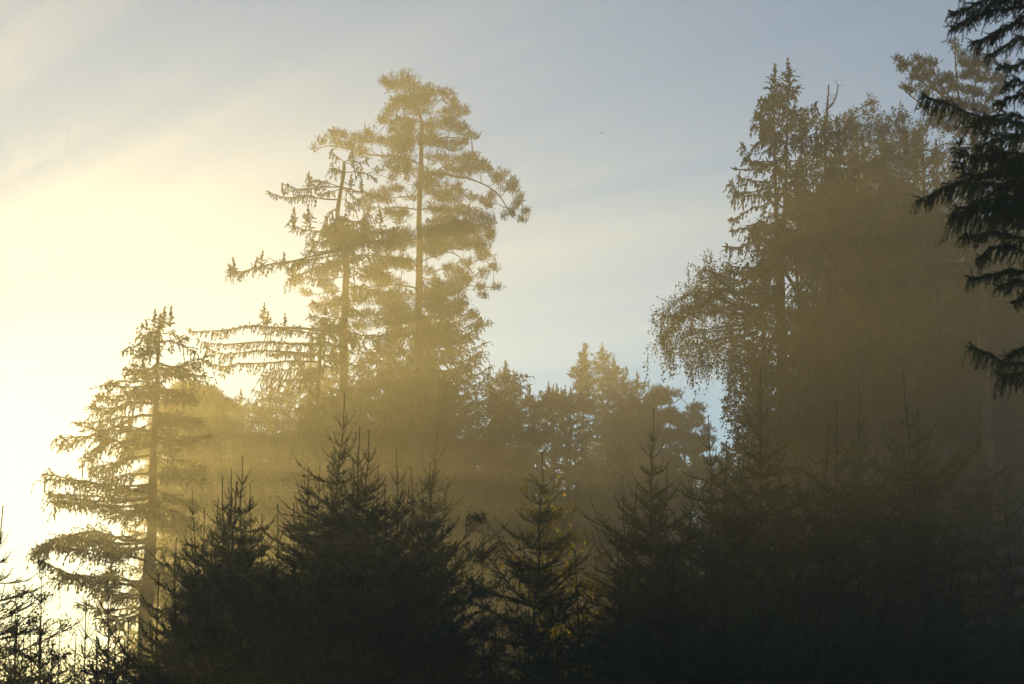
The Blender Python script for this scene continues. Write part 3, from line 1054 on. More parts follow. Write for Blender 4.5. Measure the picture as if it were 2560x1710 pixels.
def dead_top():
    Y = 73.0
    tip = at(*c5(1425, 95), Y)
    base = np.array([at(*c5(1395, 700), Y)[0], Y, -0.1])
    T = Tree(base, 82)
    rng = T.rng
    pts = [at(*c5(x, y), Y) for x, y in ((1420, 95), (1412, 180), (1402, 290), (1395, 480), (1390, 800))]
    T.trunk([base] + pts[::-1], 0.24, 0.018)
    fork = resample([at(*c5(x, y), Y) for x, y in ((1405, 290), (1450, 245), (1478, 180), (1490, 105))], .25)
    T.wood.tube(fork, np.linspace(.04, .012, len(fork)), 5)
    for poly in (resample(pts[:4], .2), fork):
        for k in range(26):
            c = poly[rng.integers(0, len(poly))]
            d = nrm(rng.normal(0, 1, 3) + Z * .6)
            T.bare.add(c, c + d * rng.uniform(.08, .28), .010)
    c = at(*c5(1400, 330), Y)
    T.bare.add(c, at(*c5(1362, 300), Y), .018)
    for k in range(110):
        f = rng.random() ** 0.8
        y = 330 + f * 1100
        c = at(*c5(1396, y), Y)
        an = rng.uniform(0, 6.28)
        l = (0.25 + 2.6 * f) * rng.uniform(0.6, 1.1)
        e = c + np.array([math.cos(an) * l, math.sin(an) * l, 0.1 * l])
        spruce_limb(T, [c, (c + e) / 2 - Z * .05, e], curtain=0.35, twig=0.35 + .2 * f, step=0.17)
    return T.finish('dead_topped_spruce', 'spruce whose bare dead top forks above the birches', 'tree', M['bark'], M['needle'])


dead_top()


def birch_tree(px, py, Y, half, crown, seed, label, slant=0.0, mat='birch', leaf=0.085, n=26, sl=0.9, npm=20, dark=False, group=None, step=0.2, name='birch_tree'):
    tip = at(px, py, Y)
    base = np.array([tip[0] + slant, Y, -0.1])
    T = Tree(base, seed)
    rng = T.rng
    Ht = tip[2]
    tr = T.trunk([base, base + (tip - base) * .45 + rng.normal(0, .15, 3) * np.array([1, 1, 0]), base + (tip - base) * .8, tip], Ht * .008, 0.015)
    for k in range(n):
        f = (k + rng.random()) / n
        h = Ht - crown * (0.03 + 0.97 * f)
        i = np.argmin(abs(tr[:, 2] - h))
        an = rng.uniform(0, 6.283)
        l = half * (0.25 + 0.75 * math.sin(math.pi * min(0.92, 0.12 + f * .85)) ** .7) * rng.uniform(.6, 1.1)
        d = np.array([math.cos(an), math.sin(an), 0])
        e = tr[i] + d * l + Z * l * rng.uniform(0.2, .8)
        m = tr[i] + d * l * .45 + Z * l * .5
        birch_limb(T, [tr[i], m, e], rng, strand_len=sl, npm=npm, step=step, r0=.02 + .012 * l)
    # leaves about the top shoot
    birch_limb(T, [tip - Z * 1.4, tip - Z * .6, tip], rng, strand_len=.4, npm=npm, step=.12, r0=.02)
    return T.finish(name, label, 'tree', M['birchbark'], M[mat], leaf=leaf, group=group)


birch_tree(*c5(1500, 395), 76, 2.6, 11, 91, 'broad birch just right of the dead forked top', n=40)
birch_tree(*c5(1640, 430), 78, 2.4, 11, 92, 'birch between the broad birch and the thin-topped one', n=40)
birch_tree(*c5(1835, 395), 75, 1.5, 10, 93, 'thin-topped birch standing clear against the sky', n=30, sl=.8)
birch_tree(*c5(2030, 425), 77, 2.0, 11, 94, 'birch right of the thin-topped one', n=36)
birch_tree(*c5(2150, 400), 79, 2.6, 11, 95, 'birch below the upper right pine', n=40)


def weeping_birch():
    Y = 66.0
    base = np.array([at(1910, 1300, Y)[0], Y, -0.1])
    T = Tree(base, 96)
    rng = T.rng
    tr = T.trunk([base, at(*c8(930, 900), Y), at(*c8(800, 450), Y), at(*c8(620, 230), Y), at(*c8(450, 130), Y)], .22, .02)
    arcs = [[(800, 450), (560, 330), (350, 290), (200, 420), (100, 560)], [(800, 480), (560, 420), (350, 440), (200, 560), (120, 650)], [(700, 300), (560, 250), (430, 200), (350, 240)], [(820, 560), (620, 560), (430, 600), (260, 640)],
            [(620, 230), (480, 150), (400, 180)], [(840, 620), (700, 640), (560, 700), (460, 740)], [(850, 700), (760, 720), (660, 760)], [(760, 400), (600, 300), (480, 330), (330, 420), (210, 480)], [(830, 600), (640, 640), (420, 700), (300, 720)],
            [(700, 300), (650, 200), (560, 170)], [(790, 430), (660, 400), (560, 450)], [(820, 500), (700, 500), (590, 560)]]
    for a in arcs:
        for rep in range(2):
            q = [(x + rng.normal(0, 8 + 10 * rep), y + rng.normal(0, 8 + 10 * rep)) for x, y in a]
            birch_limb(T, path(c8, q, Y, rng.uniform(-1.4, 1.4), rng), rng, strand_len=.85, npm=22, step=.17, start=.25)
    for x, y0, y1 in ((110, 560, 700), (120, 660, 770), (170, 720, 940), (195, 740, 965), (160, 700, 850), (210, 700, 930), (250, 700, 820), (300, 750, 910), (320, 760, 930), (355, 780, 1050), (340, 800, 1020), (370, 800, 1000),
                      (410, 740, 900), (430, 750, 930), (460, 800, 990), (475, 780, 940), (500, 760, 880), (550, 800, 970), (545, 760, 860), (590, 760, 900), (620, 800, 1000), (640, 820, 1150), (655, 850, 1180), (670, 900, 1190), (680, 800, 1200), (700, 850, 1190)):
        for rep in range(2):
            a = at(*c8(x + rng.normal(0, 6), y0 - 30), Y + rng.normal(0, .25))
            h = (y1 - y0 + 30) * 700 / 2195 / FPX * Y
            strand(T, a, h, rng, 42, 0.05, 0.05)
    return T.finish('weeping_birch', 'birch arching left over the gap with hanging leafy strands', 'tree', M['birchbark'], M['birch'], leaf=.075)


weeping_birch()


def corner_pine():
    Y = 66.0
    base = np.array([at(*c6(800, 1300), Y)[0], Y, -0.1])
    T = Tree(base, 97)
    rng = T.rng
    foot = at(*c6(760, 860), Y)
    T.trunk([base, at(*c6(780, 1200), Y), foot], .26, .1)
    limbs = [[(760, 860), (620, 720), (500, 630), (380, 560), (250, 450)], [(740, 900), (560, 790), (420, 740), (340, 680), (270, 610)], [(760, 860), (680, 700), (650, 500), (640, 350), (620, 290)],
             [(770, 860), (760, 700), (790, 500), (810, 370)], [(770, 860), (850, 720), (920, 620), (1000, 480)], [(640, 740), (540, 600), (480, 500), (480, 420)], [(760, 880), (880, 800), (960, 760)], [(520, 640), (430, 520), (365, 410)]]
    N = [np.array([foot])]
    for a in limbs:
        p = wobble(resample(path(c6, a, Y, rng.uniform(-1.4, 1.4), rng), .25), .03, rng)
        T.wood.tube(p, np.linspace(.05, .014, len(p)), 5)
        N.append(p)
    N = np.vstack(N)
    s = 400 / 1120 / FPX * Y
    for cx, cy_, rx, ry in ((240, 425, 28, 22), (290, 460, 55, 32), (270, 495, 30, 18), (370, 420, 28, 32), (420, 450, 55, 38), (480, 450, 32, 42), (380, 500, 55, 28), (470, 520, 55, 28), (330, 560, 25, 22), (360, 540, 40, 20), (420, 560, 45, 22),
                            (280, 615, 26, 18), (330, 640, 45, 26), (400, 610, 30, 18), (440, 660, 45, 25), (420, 750, 40, 26), (500, 600, 55, 30), (560, 560, 60, 34), (610, 550, 50, 28), (625, 300, 14, 28), (645, 350, 28, 34), (685, 390, 34, 28), (700, 450, 55, 34), (790, 380, 45, 36), (780, 450, 62, 42),
                            (850, 450, 48, 40), (870, 500, 36, 26), (760, 520, 65, 36), (690, 540, 45, 28), (820, 560, 55, 32), (640, 620, 55, 34), (720, 640, 62, 34), (800, 660, 55, 34), (560, 650, 45, 26), (900, 570, 40, 32), (960, 560, 50, 32), (990, 480, 36, 40), (940, 640, 55, 32), (880, 700, 45, 34), (1000, 620, 40, 32),
                            (620, 720, 55, 32), (700, 740, 62, 34), (780, 760, 55, 34), (860, 780, 55, 30), (950, 740, 45, 30), (540, 720, 45, 24), (560, 800, 60, 36), (640, 820, 62, 38), (740, 850, 70, 42), (520, 860, 55, 32), (600, 900, 62, 40), (700, 930, 62, 42), (480, 800, 40, 24), (820, 880, 70, 45), (900, 870, 60, 40)):
        c = at(*c6(cx, cy_), Y)
        a = N[np.argmin(np.linalg.norm((N - c) * np.array([1, 0, 1]), axis=1))]
        c = at(*c6(cx, cy_), a[1] + rng.normal(0, .35))
        pine_clump(T, c, rx * s * .9, rx * s * .9, ry * s * .9, a, rng, dens=3.0, tl=.17)
    return T.finish('pine_tree', 'pine with forked upswept limbs in the upper right corner', 'tree', M['pinebark'], M['pine'], needle=(60, .06, .013), blade=.03)


corner_pine()

# dense wood that closes the right-hand side
RW = [(2000, 470, 82, 2.8, 'spruce', 'dark spruce behind the twin-topped one'), (2010, 760, 76, 2.4, 'spruce', 'dark spruce below the twin-topped one'), (2090, 740, 80, 3.0, 'spruce', 'dark spruce deep behind the weeping birch'),
      (2080, 440, 86, 3.6, 'spruce', 'dark spruce under the broad birch'), (2120, 470, 88, 4.2, 'spruce', 'dark spruce under the thin-topped birch'), (2230, 450, 90, 4.4, 'spruce', 'dark spruce under the birches near the corner pine'),
      (2340, 370, 84, 4.2, 'spruce', 'dark spruce at the foot of the corner pine'), (2440, 330, 82, 4.4, 'spruce', 'dark spruce behind the overhanging near boughs'), (2540, 360, 86, 4.4, 'spruce', 'dark spruce at the right edge behind the near boughs'),
      (1905, 640, 72, 1.7, 'spruce', 'slim dark spruce right behind the arching birch'), (1880, 860, 70, 1.5, 'spruce', 'shorter dark spruce under the arching birch'),
      (1765, 1165, 98, 3.0, 'spruce', 'low spruce at the foot of the blue sky gap'), (1690, 1130, 108, 3.0, 'spruce', 'low spruce left of the blue sky gap foot'), (1845, 1090, 92, 2.2, 'spruce', 'low spruce at the right foot of the blue sky gap'),
      (1900, 1010, 60, 1.2, 'spruce', 'stubby spruce with a hanging bough below the weeping birch')]
for k, (px, py, Y, R, kind, lab) in enumerate(RW):
    spruce_at(px, py, Y, R, 100 + k, 'spruce_tree', lab, shape=0.5, per=6, gap=0.5, curtain=0.45, dens=0.8)
for k, (px, py, Y, half, cr, lab) in enumerate([(1905, 690, 67, 1.35, 9.5, 'narrow leafy birch beside the arching one'), (1990, 560, 70, 2.8, 13, 'leafy birch filling the wood left of centre'), (2160, 540, 71, 3.0, 14, 'leafy birch in the middle of the right-hand wood'), (2330, 480, 72, 3.0, 15, 'leafy birch in the wood near the right edge')]):
    birch_tree(px, py, Y, half, cr, 120 + k, lab, n=46, npm=16, leaf=.10)


def shade_wood():
    """unseen spruces added left of frame to keep the low sun off near mist"""
    for k, (px, Y, h, R) in enumerate(((-345, 57, 17, 2.4), (-760, 104, 21, 2.4), (-560, 57, 17, 2.8), (-790, 54, 18, 3.0), (-1020, 57, 18, 3.0), (-1260, 54, 19, 3.2), (-1500, 56, 19, 3.2), (-1760, 54, 19, 3.2), (-2020, 56, 19, 3.2), (-900, 64, 18, 3.0),
                                       (-170, 60, 8.2, 2.0), (-290, 62, 9.0, 2.2), (-400, 59, 10, 2.3), (-480, 63, 10, 2.4), (-190, 84, 9.5, 2.2), (-330, 86, 11, 2.2), (-450, 84, 13.5, 2.4))):
        p = at(px, 1000, Y)
        spruce_at(px, 855 - math.tan(math.atan((h - 1.7) / Y) - PITCH) * FPX, Y, R, 450 + k, 'spruce_tree', 'unseen spruce added beyond the left edge to shade the near mist', shape=.5, per=6, gap=.55, low=.03, group='unseen spruces added for shade')


shade_wood()
for k, (px, Y) in enumerate(((-225, 110), (-345, 113), (-470, 109), (-600, 112), (-730, 110), (-400, 120), (-280, 121), (-540, 120), (-200, 92), (-345, 93), (-490, 91))):  # unseen high-crowned pines, added to dim the sunlit mist at upper left
    hh = 31.8 - 1.2 * (k % 3) if Y > 100 else 32.5
    pine_at(px, 855 - math.tan(math.atan((hh - 1.7) / Y) - PITCH) * FPX, Y, 3.0, 11.0, 480 + k, 'unseen tall pine added beyond the left edge to shade the high mist', dens=.8, group='unseen pines added for shade')


def far_wood():
    """spruces of the closed wood behind, standing lower than the tree tops in front of them"""
    rng = np.random.default_rng(77)
    protos = []
    for k, (h, R) in enumerate(((15.0, 3.4), (19.0, 3.8), (17.0, 3.0))):
        T = Tree((0, 0, 0), 400 + k)
        old_spruce(T, np.array([0, 0, h]), R, shape=.55, per=6, gap=.6, curtain=.4, dens=.75, low=.03)
        r = T.finish('spruce_tree', 'spruce in the closed wood behind, seen only between nearer crowns', 'tree', M['bark'], M['needle'], group='spruces of the closed wood behind')
        protos.append((r, h, [False]))
    xs = [330, 420, 560, 640, 700, 800, 900, 1050, 1200, 1300, 1400, 1540, 1640, 1700, 1800, 1890, 2030, 2120, 2300, 2600]
    ys = [1560, 1060, 1015, 1000, 965, 910, 890, 900, 1080, 1110, 1080, 1060, 1110, 1200, 1200, 1150, 760, 600, 480, 480]
    for row, (Y, n, dy) in enumerate(((104, 17, 0), (117, 20, 15), (125, 20, 35))):
        for k in range(n):
            px = 400 + 2250 * (k + rng.uniform(.2, .8)) / n
            py = float(np.interp(px, xs, ys)) + dy + rng.uniform(10, 110)
            tip = at(px, py, Y + rng.uniform(-3, 3))
            r, h, used = protos[int(rng.integers(0, 3))]
            sc = (tip[2] + .1) / h
            loc = (tip[0], tip[1], -.1)
            rz = rng.uniform(0, 6.28)
            if not used[0]:
                used[0] = True
                r.location, r.rotation_euler, r.scale = loc, (0, 0, rz), (sc, sc, sc)
            else:
                dup(r, loc, rz, sc)


far_wood()
for k, (px, py, Y, R) in enumerate([(455, 1010, 104, 3.2), (590, 1012, 103, 3.0), (655, 1000, 106, 3.2), (720, 955, 104, 3.4), (775, 900, 103, 3.4), (835, 870, 105, 3.6), (520, 1050, 108, 3.4)]):
    spruce_at(px, py, Y, R, 520 + k, 'spruce_tree', 'spruce in the golden haze filling the wood behind the level limbs', shape=.5, per=6, gap=.5, dens=.85, group='spruces filling the golden wood on the left')

# ================================================================== near boughs of the spruce at the right edge
def near_spruce():
    Y = 17.0
    base = np.array([at(2900, 900, Y)[0], Y, -0.1])
    T = Tree(base, 141)
    rng = T.rng
    Ht = 11.0
    T.trunk([base, base + Z * 4, base + Z * Ht], .17, .02)
    tx = base[0]

    def bough(cf, pts, curtain, twig, start=.05, dY=None):
        p = path(cf, pts, Y, 0, rng)
        c = np.array([tx, Y, p[0][2] + .15])
        dY = rng.uniform(-.5, .5) if dY is None else dY
        for k in range(len(p)):
            p[k][1] += 0
        q = [c] + [v + np.array([0, dY * (k / len(p)), 0]) for k, v in enumerate(p)]
        P = wobble(resample(q, .1), .015, rng)
        L = np.linalg.norm(np.diff(P, axis=0), axis=1).sum()
        T.wood.tube(P, np.linspace(.022, .004, len(P)), 5)
        n = int(L / .036)
        for s in np.linspace(start, 1, n):
            x = s * (len(P) - 1)
            i = min(int(x), len(P) - 2)
            c0 = P[i] + (P[i + 1] - P[i]) * (x - i)
            tan = nrm(P[i + 1] - P[i])
            side = nrm(np.cross(tan, Z))
            for sg in (-1, 1):
                l = twig * (.35 + .65 * (1 - s)) * rng.uniform(.4, 1.1) + .05
                d = nrm(sg * side * rng.uniform(.3, 1) + tan * rng.uniform(.5, 1.1) + Z * rng.normal(-.05, .25))
                a = c0
                m = max(2, int(l / .07))
                for _ in range(m):
                    d = nrm(d + rng.normal(0, .1, 3) - Z * .10)
                    b = a + d * l / m
                    T.tw.add(a, b, .004)
                    r = rng.random()
                    if r < .75:
                        h = curtain * rng.uniform(.2, 1.1)
                        hd = nrm(-Z + d * .5 + rng.normal(0, .15, 3))
                        cc = b
                        mm = max(1, int(h / .08))
                        for _ in range(mm):
                            e = cc + hd * h / mm
                            T.tw.add(cc, e, .003)
                            hd = nrm(hd + rng.normal(0, .16, 3))
                            if rng.random() < .4:
                                T.tw.add(e, e + nrm(hd + rng.normal(0, .5, 3)) * rng.uniform(.03, .07), .003)
                            cc = e
                    a = b
        for _ in range(7):
            d = nrm(tan + Z * .2 + rng.normal(0, .45, 3))
            T.tw.add(P[-1], P[-1] + d * rng.uniform(.04, .10), .004)

    B6 = [([(1300, -60), (1050, -60), (850, -30), (690, 5)], .13, .2), ([(1300, 40), (1050, 20), (850, 40), (720, 100)], .13, .18), ([(1300, 120), (1080, 120), (950, 170), (830, 220)], .12, .18),
          ([(1300, 250), (1120, 260), (1000, 310), (890, 380)], .10, .14), ([(1300, 420), (1150, 440), (1050, 470), (950, 480)], .10, .10), ([(1300, 560), (1150, 590), (1070, 580), (1000, 620)], .10, .14), ([(1300, 660), (1130, 660), (1050, 680), (980, 710)], .10, .12),
          ([(1300, 860), (1000, 850), (850, 830), (700, 790), (560, 715), (450, 680)], .20, .13), ([(1300, 830), (1100, 800), (950, 800), (850, 820)], .16, .16), ([(1300, 980), (1050, 960), (900, 960), (760, 900)], .2, .2), ([(1300, 1040), (1050, 1060), (900, 1040), (800, 1090)], .2, .2),
          ([(1300, 1130), (1000, 1120), (850, 1120), (730, 1100)], .16, .12), ([(1300, 1150), (1000, 1180), (820, 1230), (650, 1260), (440, 1350)], .2, .16), ([(1300, 1280), (1050, 1290), (850, 1310), (700, 1330)], .26, .2), ([(1300, 1380), (1050, 1400), (850, 1440), (620, 1500)], .3, .18),
          ([(800, 1230), (680, 1250), (620, 1200), (600, 1110)], .03, .12)]
    for a, cu, tw_ in B6:
        bough(c6, a, cu * .72, tw_ * .9, start=.3)
    B7 = [([(1000, 120), (700, 120), (500, 140), (380, 190)], .26, .14), ([(1000, 330), (760, 320), (600, 325), (410, 375)], .12, .12), ([(1000, 440), (800, 420), (650, 440), (560, 520)], .14, .16), ([(1000, 560), (800, 560), (680, 570), (545, 585)], .10, .12), ([(1000, 660), (860, 640), (760, 670)], .08, .12),
          ([(1000, 720), (930, 740), (850, 785)], .06, .06), ([(1000, 1120), (900, 1130), (835, 1150)], .08, .08), ([(1000, 1235), (850, 1255), (720, 1260), (610, 1190), (525, 1165)], .17, .08), ([(1000, 1330), (900, 1320), (800, 1330)], .2, .12), ([(1000, 250), (850, 260), (700, 250)], .05, .06)]
    for a, cu, tw_ in B7:
        bough(c7, a, cu * .8, tw_ * .9, start=.3)
    for k in range(14):
        up = k % 3 == 0
        y = rng.uniform(-70, 120) if up else rng.uniform(290, 640)
        lim = (np.interp(y, [-70, 0, 60, 130], [2380, 2400, 2450, 2500]) if up else np.interp(y, [290, 400, 480, 560, 640], [2440, 2450, 2400, 2440, 2490]))
        x = lim + abs(rng.normal(0, 60)) + 10
        f = lambda a, b: (a, b)
        y0 = y - rng.uniform(10, 50)
        bough(f, [(2640, y0 - 5), (0.45 * 2640 + .55 * x, y0 + 4), (x, y + rng.normal(0, 8))], rng.uniform(.05, .22), .13, start=.15, dY=rng.normal(0, .45))
    # boughs on the far side of the trunk, outside the picture
    for k in range(40):
        c = base + Z * rng.uniform(1.0, Ht - .5)
        an = rng.uniform(-1.9, 1.9)
        l = rng.uniform(.5, 1.0) * (1.9 - 1.5 * c[2] / Ht)
        e = c + np.array([math.cos(an) * l, math.sin(an) * l, -.15 * l])
        spruce_limb(T, [c, (c + e) / 2 - Z * .05, e], curtain=.25, twig=.4, r0=.02, dens=.6)
    return T.finish('near_spruce', 'near dark spruce whose drooping boughs hang in from the right edge', 'tree', M['bark'], M['young'], far=False, needle=(240, .021, .0042))


near_spruce()

# ================================================================== young spruces in front
PROTO = {}
NEED = (210, 0.0170, 0.0075)


def proto(H, seed, **kw):
    T = young_spruce(H, seed, **kw)
    r = T.finish('young_spruce', 'young spruce', 'tree', M['youngbark'], M['young'], far=False, needle=NEED)
    return r


heights = [3.6, 4.4, 5.2, 5.9, 6.5, 7.1, 7.7, 8.3]
for k, h in enumerate(heights):
    PROTO[h] = [proto(h, 200 + k, leader=0.46 + 0.06 * (k % 3), spread=0.86 + 0.08 * (k % 3)), proto(h * 0.98, 230 + k, leader=0.62 - 0.08 * (k % 2), spread=1.0 - 0.1 * (k % 2), thin=0.9)]
USED = set()


def plant(px, py, Y, label, group, v=None, rz=None):
    tip = at(px, py, Y)
    hh = tip[2] + 0.12
    best = min(heights, key=lambda h: abs(h - hh))
    rng = np.random.default_rng(int(px * 7 + py * 3))
    q = int(rng.integers(0, 2)) if v is None else v
    pr = PROTO[best][q]
    sc = hh / (best if q == 0 else best * 0.98)
    rz = rng.uniform(0, 6.28) if rz is None else rz
    loc = (tip[0], Y, -0.12)
    wd = sc * (rng.uniform(.70, 1.10) if px > 420 else rng.uniform(.95, 1.2))
    tilt = rng.normal(0, 1.6, 2) / 57.3
    loc = (tip[0] - math.sin(tilt[1]) * hh, Y + math.sin(tilt[0]) * hh, -0.12)
    sc3 = (wd, wd, sc)
    # lean a little: local turn about the upright, then the tilt
    if (best, q) not in USED:
        USED.add((best, q))
        pr.location = loc
        pr.rotation_mode = 'ZYX'
        pr.rotation_euler = (tilt[0], tilt[1], rz)
        pr.scale = sc3
        pr['label'] = label
        pr['group'] = group
        return pr
    r = dup(pr, loc, rz, sc, label, group)
    r.rotation_euler, r.scale = (tilt[0], tilt[1], rz), sc3
    return r


G = 'young spruces in the foreground thicket'
for px, py, Y, lab in [
    (7, 1268, 33, 'young spruce cut by the left edge of the photo'), (270, 1456, 31, 'small dark young spruce in the bright gap at lower left'), (216, 1513, 38, 'pale little spruce just left of the small dark one in the bright gap'), (322, 1555, 32, 'short spruce tip in the bright gap beside the thicket'),
    (397, 1440, 30, 'young spruce forming the lower left end of the dark thicket'), (441, 1351, 32, 'young spruce second from the left end of the dark thicket'), (481, 1225, 37, 'young spruce with a lone tall leader, left of the crowded tops'), (511, 1275, 36, 'young spruce right behind the lone tall leader'), (578, 1172, 36, 'young spruce left of the highest tip in the left crowd of tops'), (606, 1143, 38, 'young spruce with the highest tip of the left crowd of tops'),
    (556, 1200, 35, 'young spruce on the left of the left crowd of tops'), (592, 1210, 33, 'young spruce in front of the left crowd of tops'), (531, 1340, 30, 'dark young spruce low before the left crowd of tops'), (695, 1266, 35, 'lone young spruce in the dip between the two crowds of tops'), (772, 1174, 36, 'young spruce with a long bare leader left of the tallest foreground tip'),
    (861, 989, 37, 'young spruce with the tallest tip against the golden glow'), (899, 1073, 36, 'young spruce close right of the tallest tip in the glow'), (922, 1081, 35, 'young spruce with paired leaders right of the tallest tip'), (991, 1127, 36, 'young spruce with two parallel leaders'), (1028, 1172, 37, 'young spruce between the parallel leaders and the thin tall leader'), (1093, 1084, 40, 'young spruce with a thin pale tall leader at the right end of the crowd'), (1075, 1163, 35, 'dark young spruce below the thin pale tall leader'),
    (963, 1302, 31, 'dark young spruce low in front of the parallel leaders'), (1356, 1136, 34, 'young spruce standing in front of the golden birch'), (1438, 1382, 30, 'small spruce tip right of the golden birch'), (1545, 1380, 30, 'small spruce below the broad dense one'),
    (1634, 1026, 35, 'broad young spruce left of the blue sky gap foot'), (1556, 1193, 36, 'side spruce on the left flank of the broad one'), (1668, 1175, 36, 'side spruce on the right flank of the broad one'), (1664, 1306, 29, 'thin dark leader before the broad young spruce'), (1771, 1043, 36, 'slender young spruce under the blue sky gap'), (1901, 929, 37, 'young spruce with the tallest leader right of the blue sky gap'), (1816, 1108, 35, 'young spruce at the left side of the tallest leader by the sky gap'),
    (2092, 1010, 38, 'dim young spruce left of the pair in the brown shade'), (2146, 962, 39, 'dim young spruce in the brown shade with a broad whorl'), (2259, 937, 36, 'young spruce with the long upright leader in the dark right part'), (2294, 983, 41, 'faint thin spruce behind the long upright leader'), (2448, 1016, 42, 'faint spruce fading into the shade near the right edge'), (2512, 1164, 37, 'dim spruce tip closest to the lower right edge'), (2070, 1072, 37, 'small dim spruce beside the birch in the brown shade')]:
    plant(px, py, Y, lab, G)

G3 = 'young spruces filling the crowded tops of the thicket'
for k, (px, py, Y) in enumerate([(465, 1330, 38), (545, 1255, 39), (625, 1215, 38), (655, 1290, 36), (735, 1262, 37), (800, 1165, 38), (835, 1120, 39), (885, 1150, 36), (945, 1170, 37), (962, 1215, 36), (1055, 1225, 36), (1115, 1230, 37), (1010, 1235, 35), (570, 1300, 35), (1590, 1215, 38), (1655, 1250, 36), (1860, 1120, 38), (1945, 1110, 38), (2190, 1120, 37), (2240, 1110, 37), (2330, 1150, 38), (1730, 1190, 37), (60, 1600, 29), (130, 1612, 28), (190, 1590, 30), (245, 1605, 29), (312, 1606, 29), (350, 1560, 31), (20, 1580, 30), (100, 1545, 31), (240, 1560, 32), (290, 1545, 33), (45, 1520, 32)]):
    plant(px, py, Y, 'young spruce squeezed between taller tops of the thicket' if px > 360 else 'low young spruce along the bottom of the bright gap, lower left', G3 if px > 360 else 'low spruces along the bottom of the bright gap')

rg = random.Random(4)
G2 = 'dark spruces of the shaded thicket'
L2 = 'young spruce deep in the dark thicket along the bottom'


def outline(x):
    """upper limit of the dark thicket along the photo"""
    xs = [0, 330, 380, 470, 600, 700, 780, 870, 1000, 1100, 1200, 1350, 1480, 1620, 1760, 1900, 2100, 2300, 2560]
    ys = [1640, 1640, 1560, 1400, 1330, 1400, 1330, 1220, 1270, 1310, 1440, 1400, 1480, 1290, 1330, 1220, 1230, 1260, 1330]
    return float(np.interp(x, xs, ys))


for row, (Y0, n, lo, hi) in enumerate(((27, 20, 120, 300), (31, 24, 60, 240), (36, 26, 20, 170), (42, 26, 30, 200), (49, 26, 40, 160), (57, 26, 50, 180))):
    for k in range(n):
        px = -120 + 2800 * (k + rg.uniform(0.1, 0.9)) / n
        if row >= 2 and px < 360:
            continue
        py = outline(px) + rg.uniform(lo, hi)
        if 0 < px < 360:
            py = max(py, 1600 + rg.uniform(0, 80))
        if py > 1690:
            continue
        plant(px, py, Y0 + rg.uniform(-1.5, 1.5), L2, G2)
for h in heights:
    for q in (0, 1):
        if (h, q) not in USED:
            r = PROTO[h][q]
            for ch in list(r.children):
                bpy.data.objects.remove(ch)
            bpy.data.objects.remove(r)


# ================================================================== birch saplings and the candelabra spruce
def sapling(px, py, Y, half, crown, seed, label, mat, leaf, n, npm, sl=.25, edge=1.0):
    """a birch sapling: slim stem, ascending limbs, loose leaves"""
    tip = at(px, py, Y)
    base = np.array([tip[0] + 0.1, Y, -0.1])
    T = Tree(base, seed)
    rng = T.rng
    tr = T.trunk([base, (base * .5 + tip * .5) + rng.normal(0, .04, 3), tip], .035, .004, 6)
    for k in range(n):
        f = ((k + rng.random()) / n)
        i = np.argmin(abs(tr[:, 2] - (tip[2] - 0.08 - crown * f)))
        c = tr[i]
        an = rng.uniform(0, 6.283)
        l = half * (0.22 + 0.78 * f ** .6) * rng.uniform(.55, 1.15)
        d = np.array([math.cos(an), math.sin(an), 0])
        p = wobble(resample([c, c + d * l * .5 + Z * l * .45, c + d * l + Z * l * .55], .15), .03, rng)
        T.wood.tube(p, np.linspace(.010, .003, len(p)), 4)
        for s in np.linspace(.25, 1, max(3, int(l / .09))):
            q = p[min(len(p) - 1, int(s * (len(p) - 1)))]
            for _ in range(2):
                e = q + nrm(rng.normal(0, 1, 3) + Z * .15) * rng.uniform(.05, .22)
                T.bare.add(q, e, .0025)
                m = max(1, int(npm * .14))
                T.leafp.append(q + (e - q) * rng.random((m, 1)) + rng.normal(0, .02, (m, 3)))
                if rng.random() < .5:
                    strand(T, e, sl * rng.uniform(.3, 1.1), rng, npm, .02, .2)
    return T.finish('birch_sapling', label, 'tree', M['birchbark'], M[mat], leaf=leaf)


sapling(104, 1425, 31, .55, 2.4, 301, 'birch sapling with small dark leaves against the bright gap, lower left', 'birch', .036, 34, 22)
sapling(40, 1490, 30, .6, 2.2, 302, 'leafy birch sapling at the lower left edge', 'birch', .036, 36, 26)
sapling(150, 1570, 30, .5, 1.6, 306, 'low birch sapling at the foot of the bright gap', 'birch', .036, 30, 24)
sapling(75, 1560, 28, .7, 2.2, 308, 'bushy low birch sapling at the lower left, nearest the viewer', 'birch', .036, 44, 26)
sapling(1206, 1310, 33, .75, 3.0, 303, 'green birch sapling left of the golden birch', 'birch', .045, 60, 26)
sapling(1370, 1235, 36.0, 1.15, 3.4, 304, 'golden-leaved birch glowing behind a young spruce', 'gold', .07, 74, 22, .3)
sapling(1490, 1400, 36, .7, 2.4, 307, 'small golden birch low beside the spruce tip', 'gold', .06, 40, 20, .3)
sapling(1985, 1120, 39.5, .9, 4.2, 305, 'yellowish birch in the brown shade right of the tallest leader', 'olive', .055, 60, 18, .3)


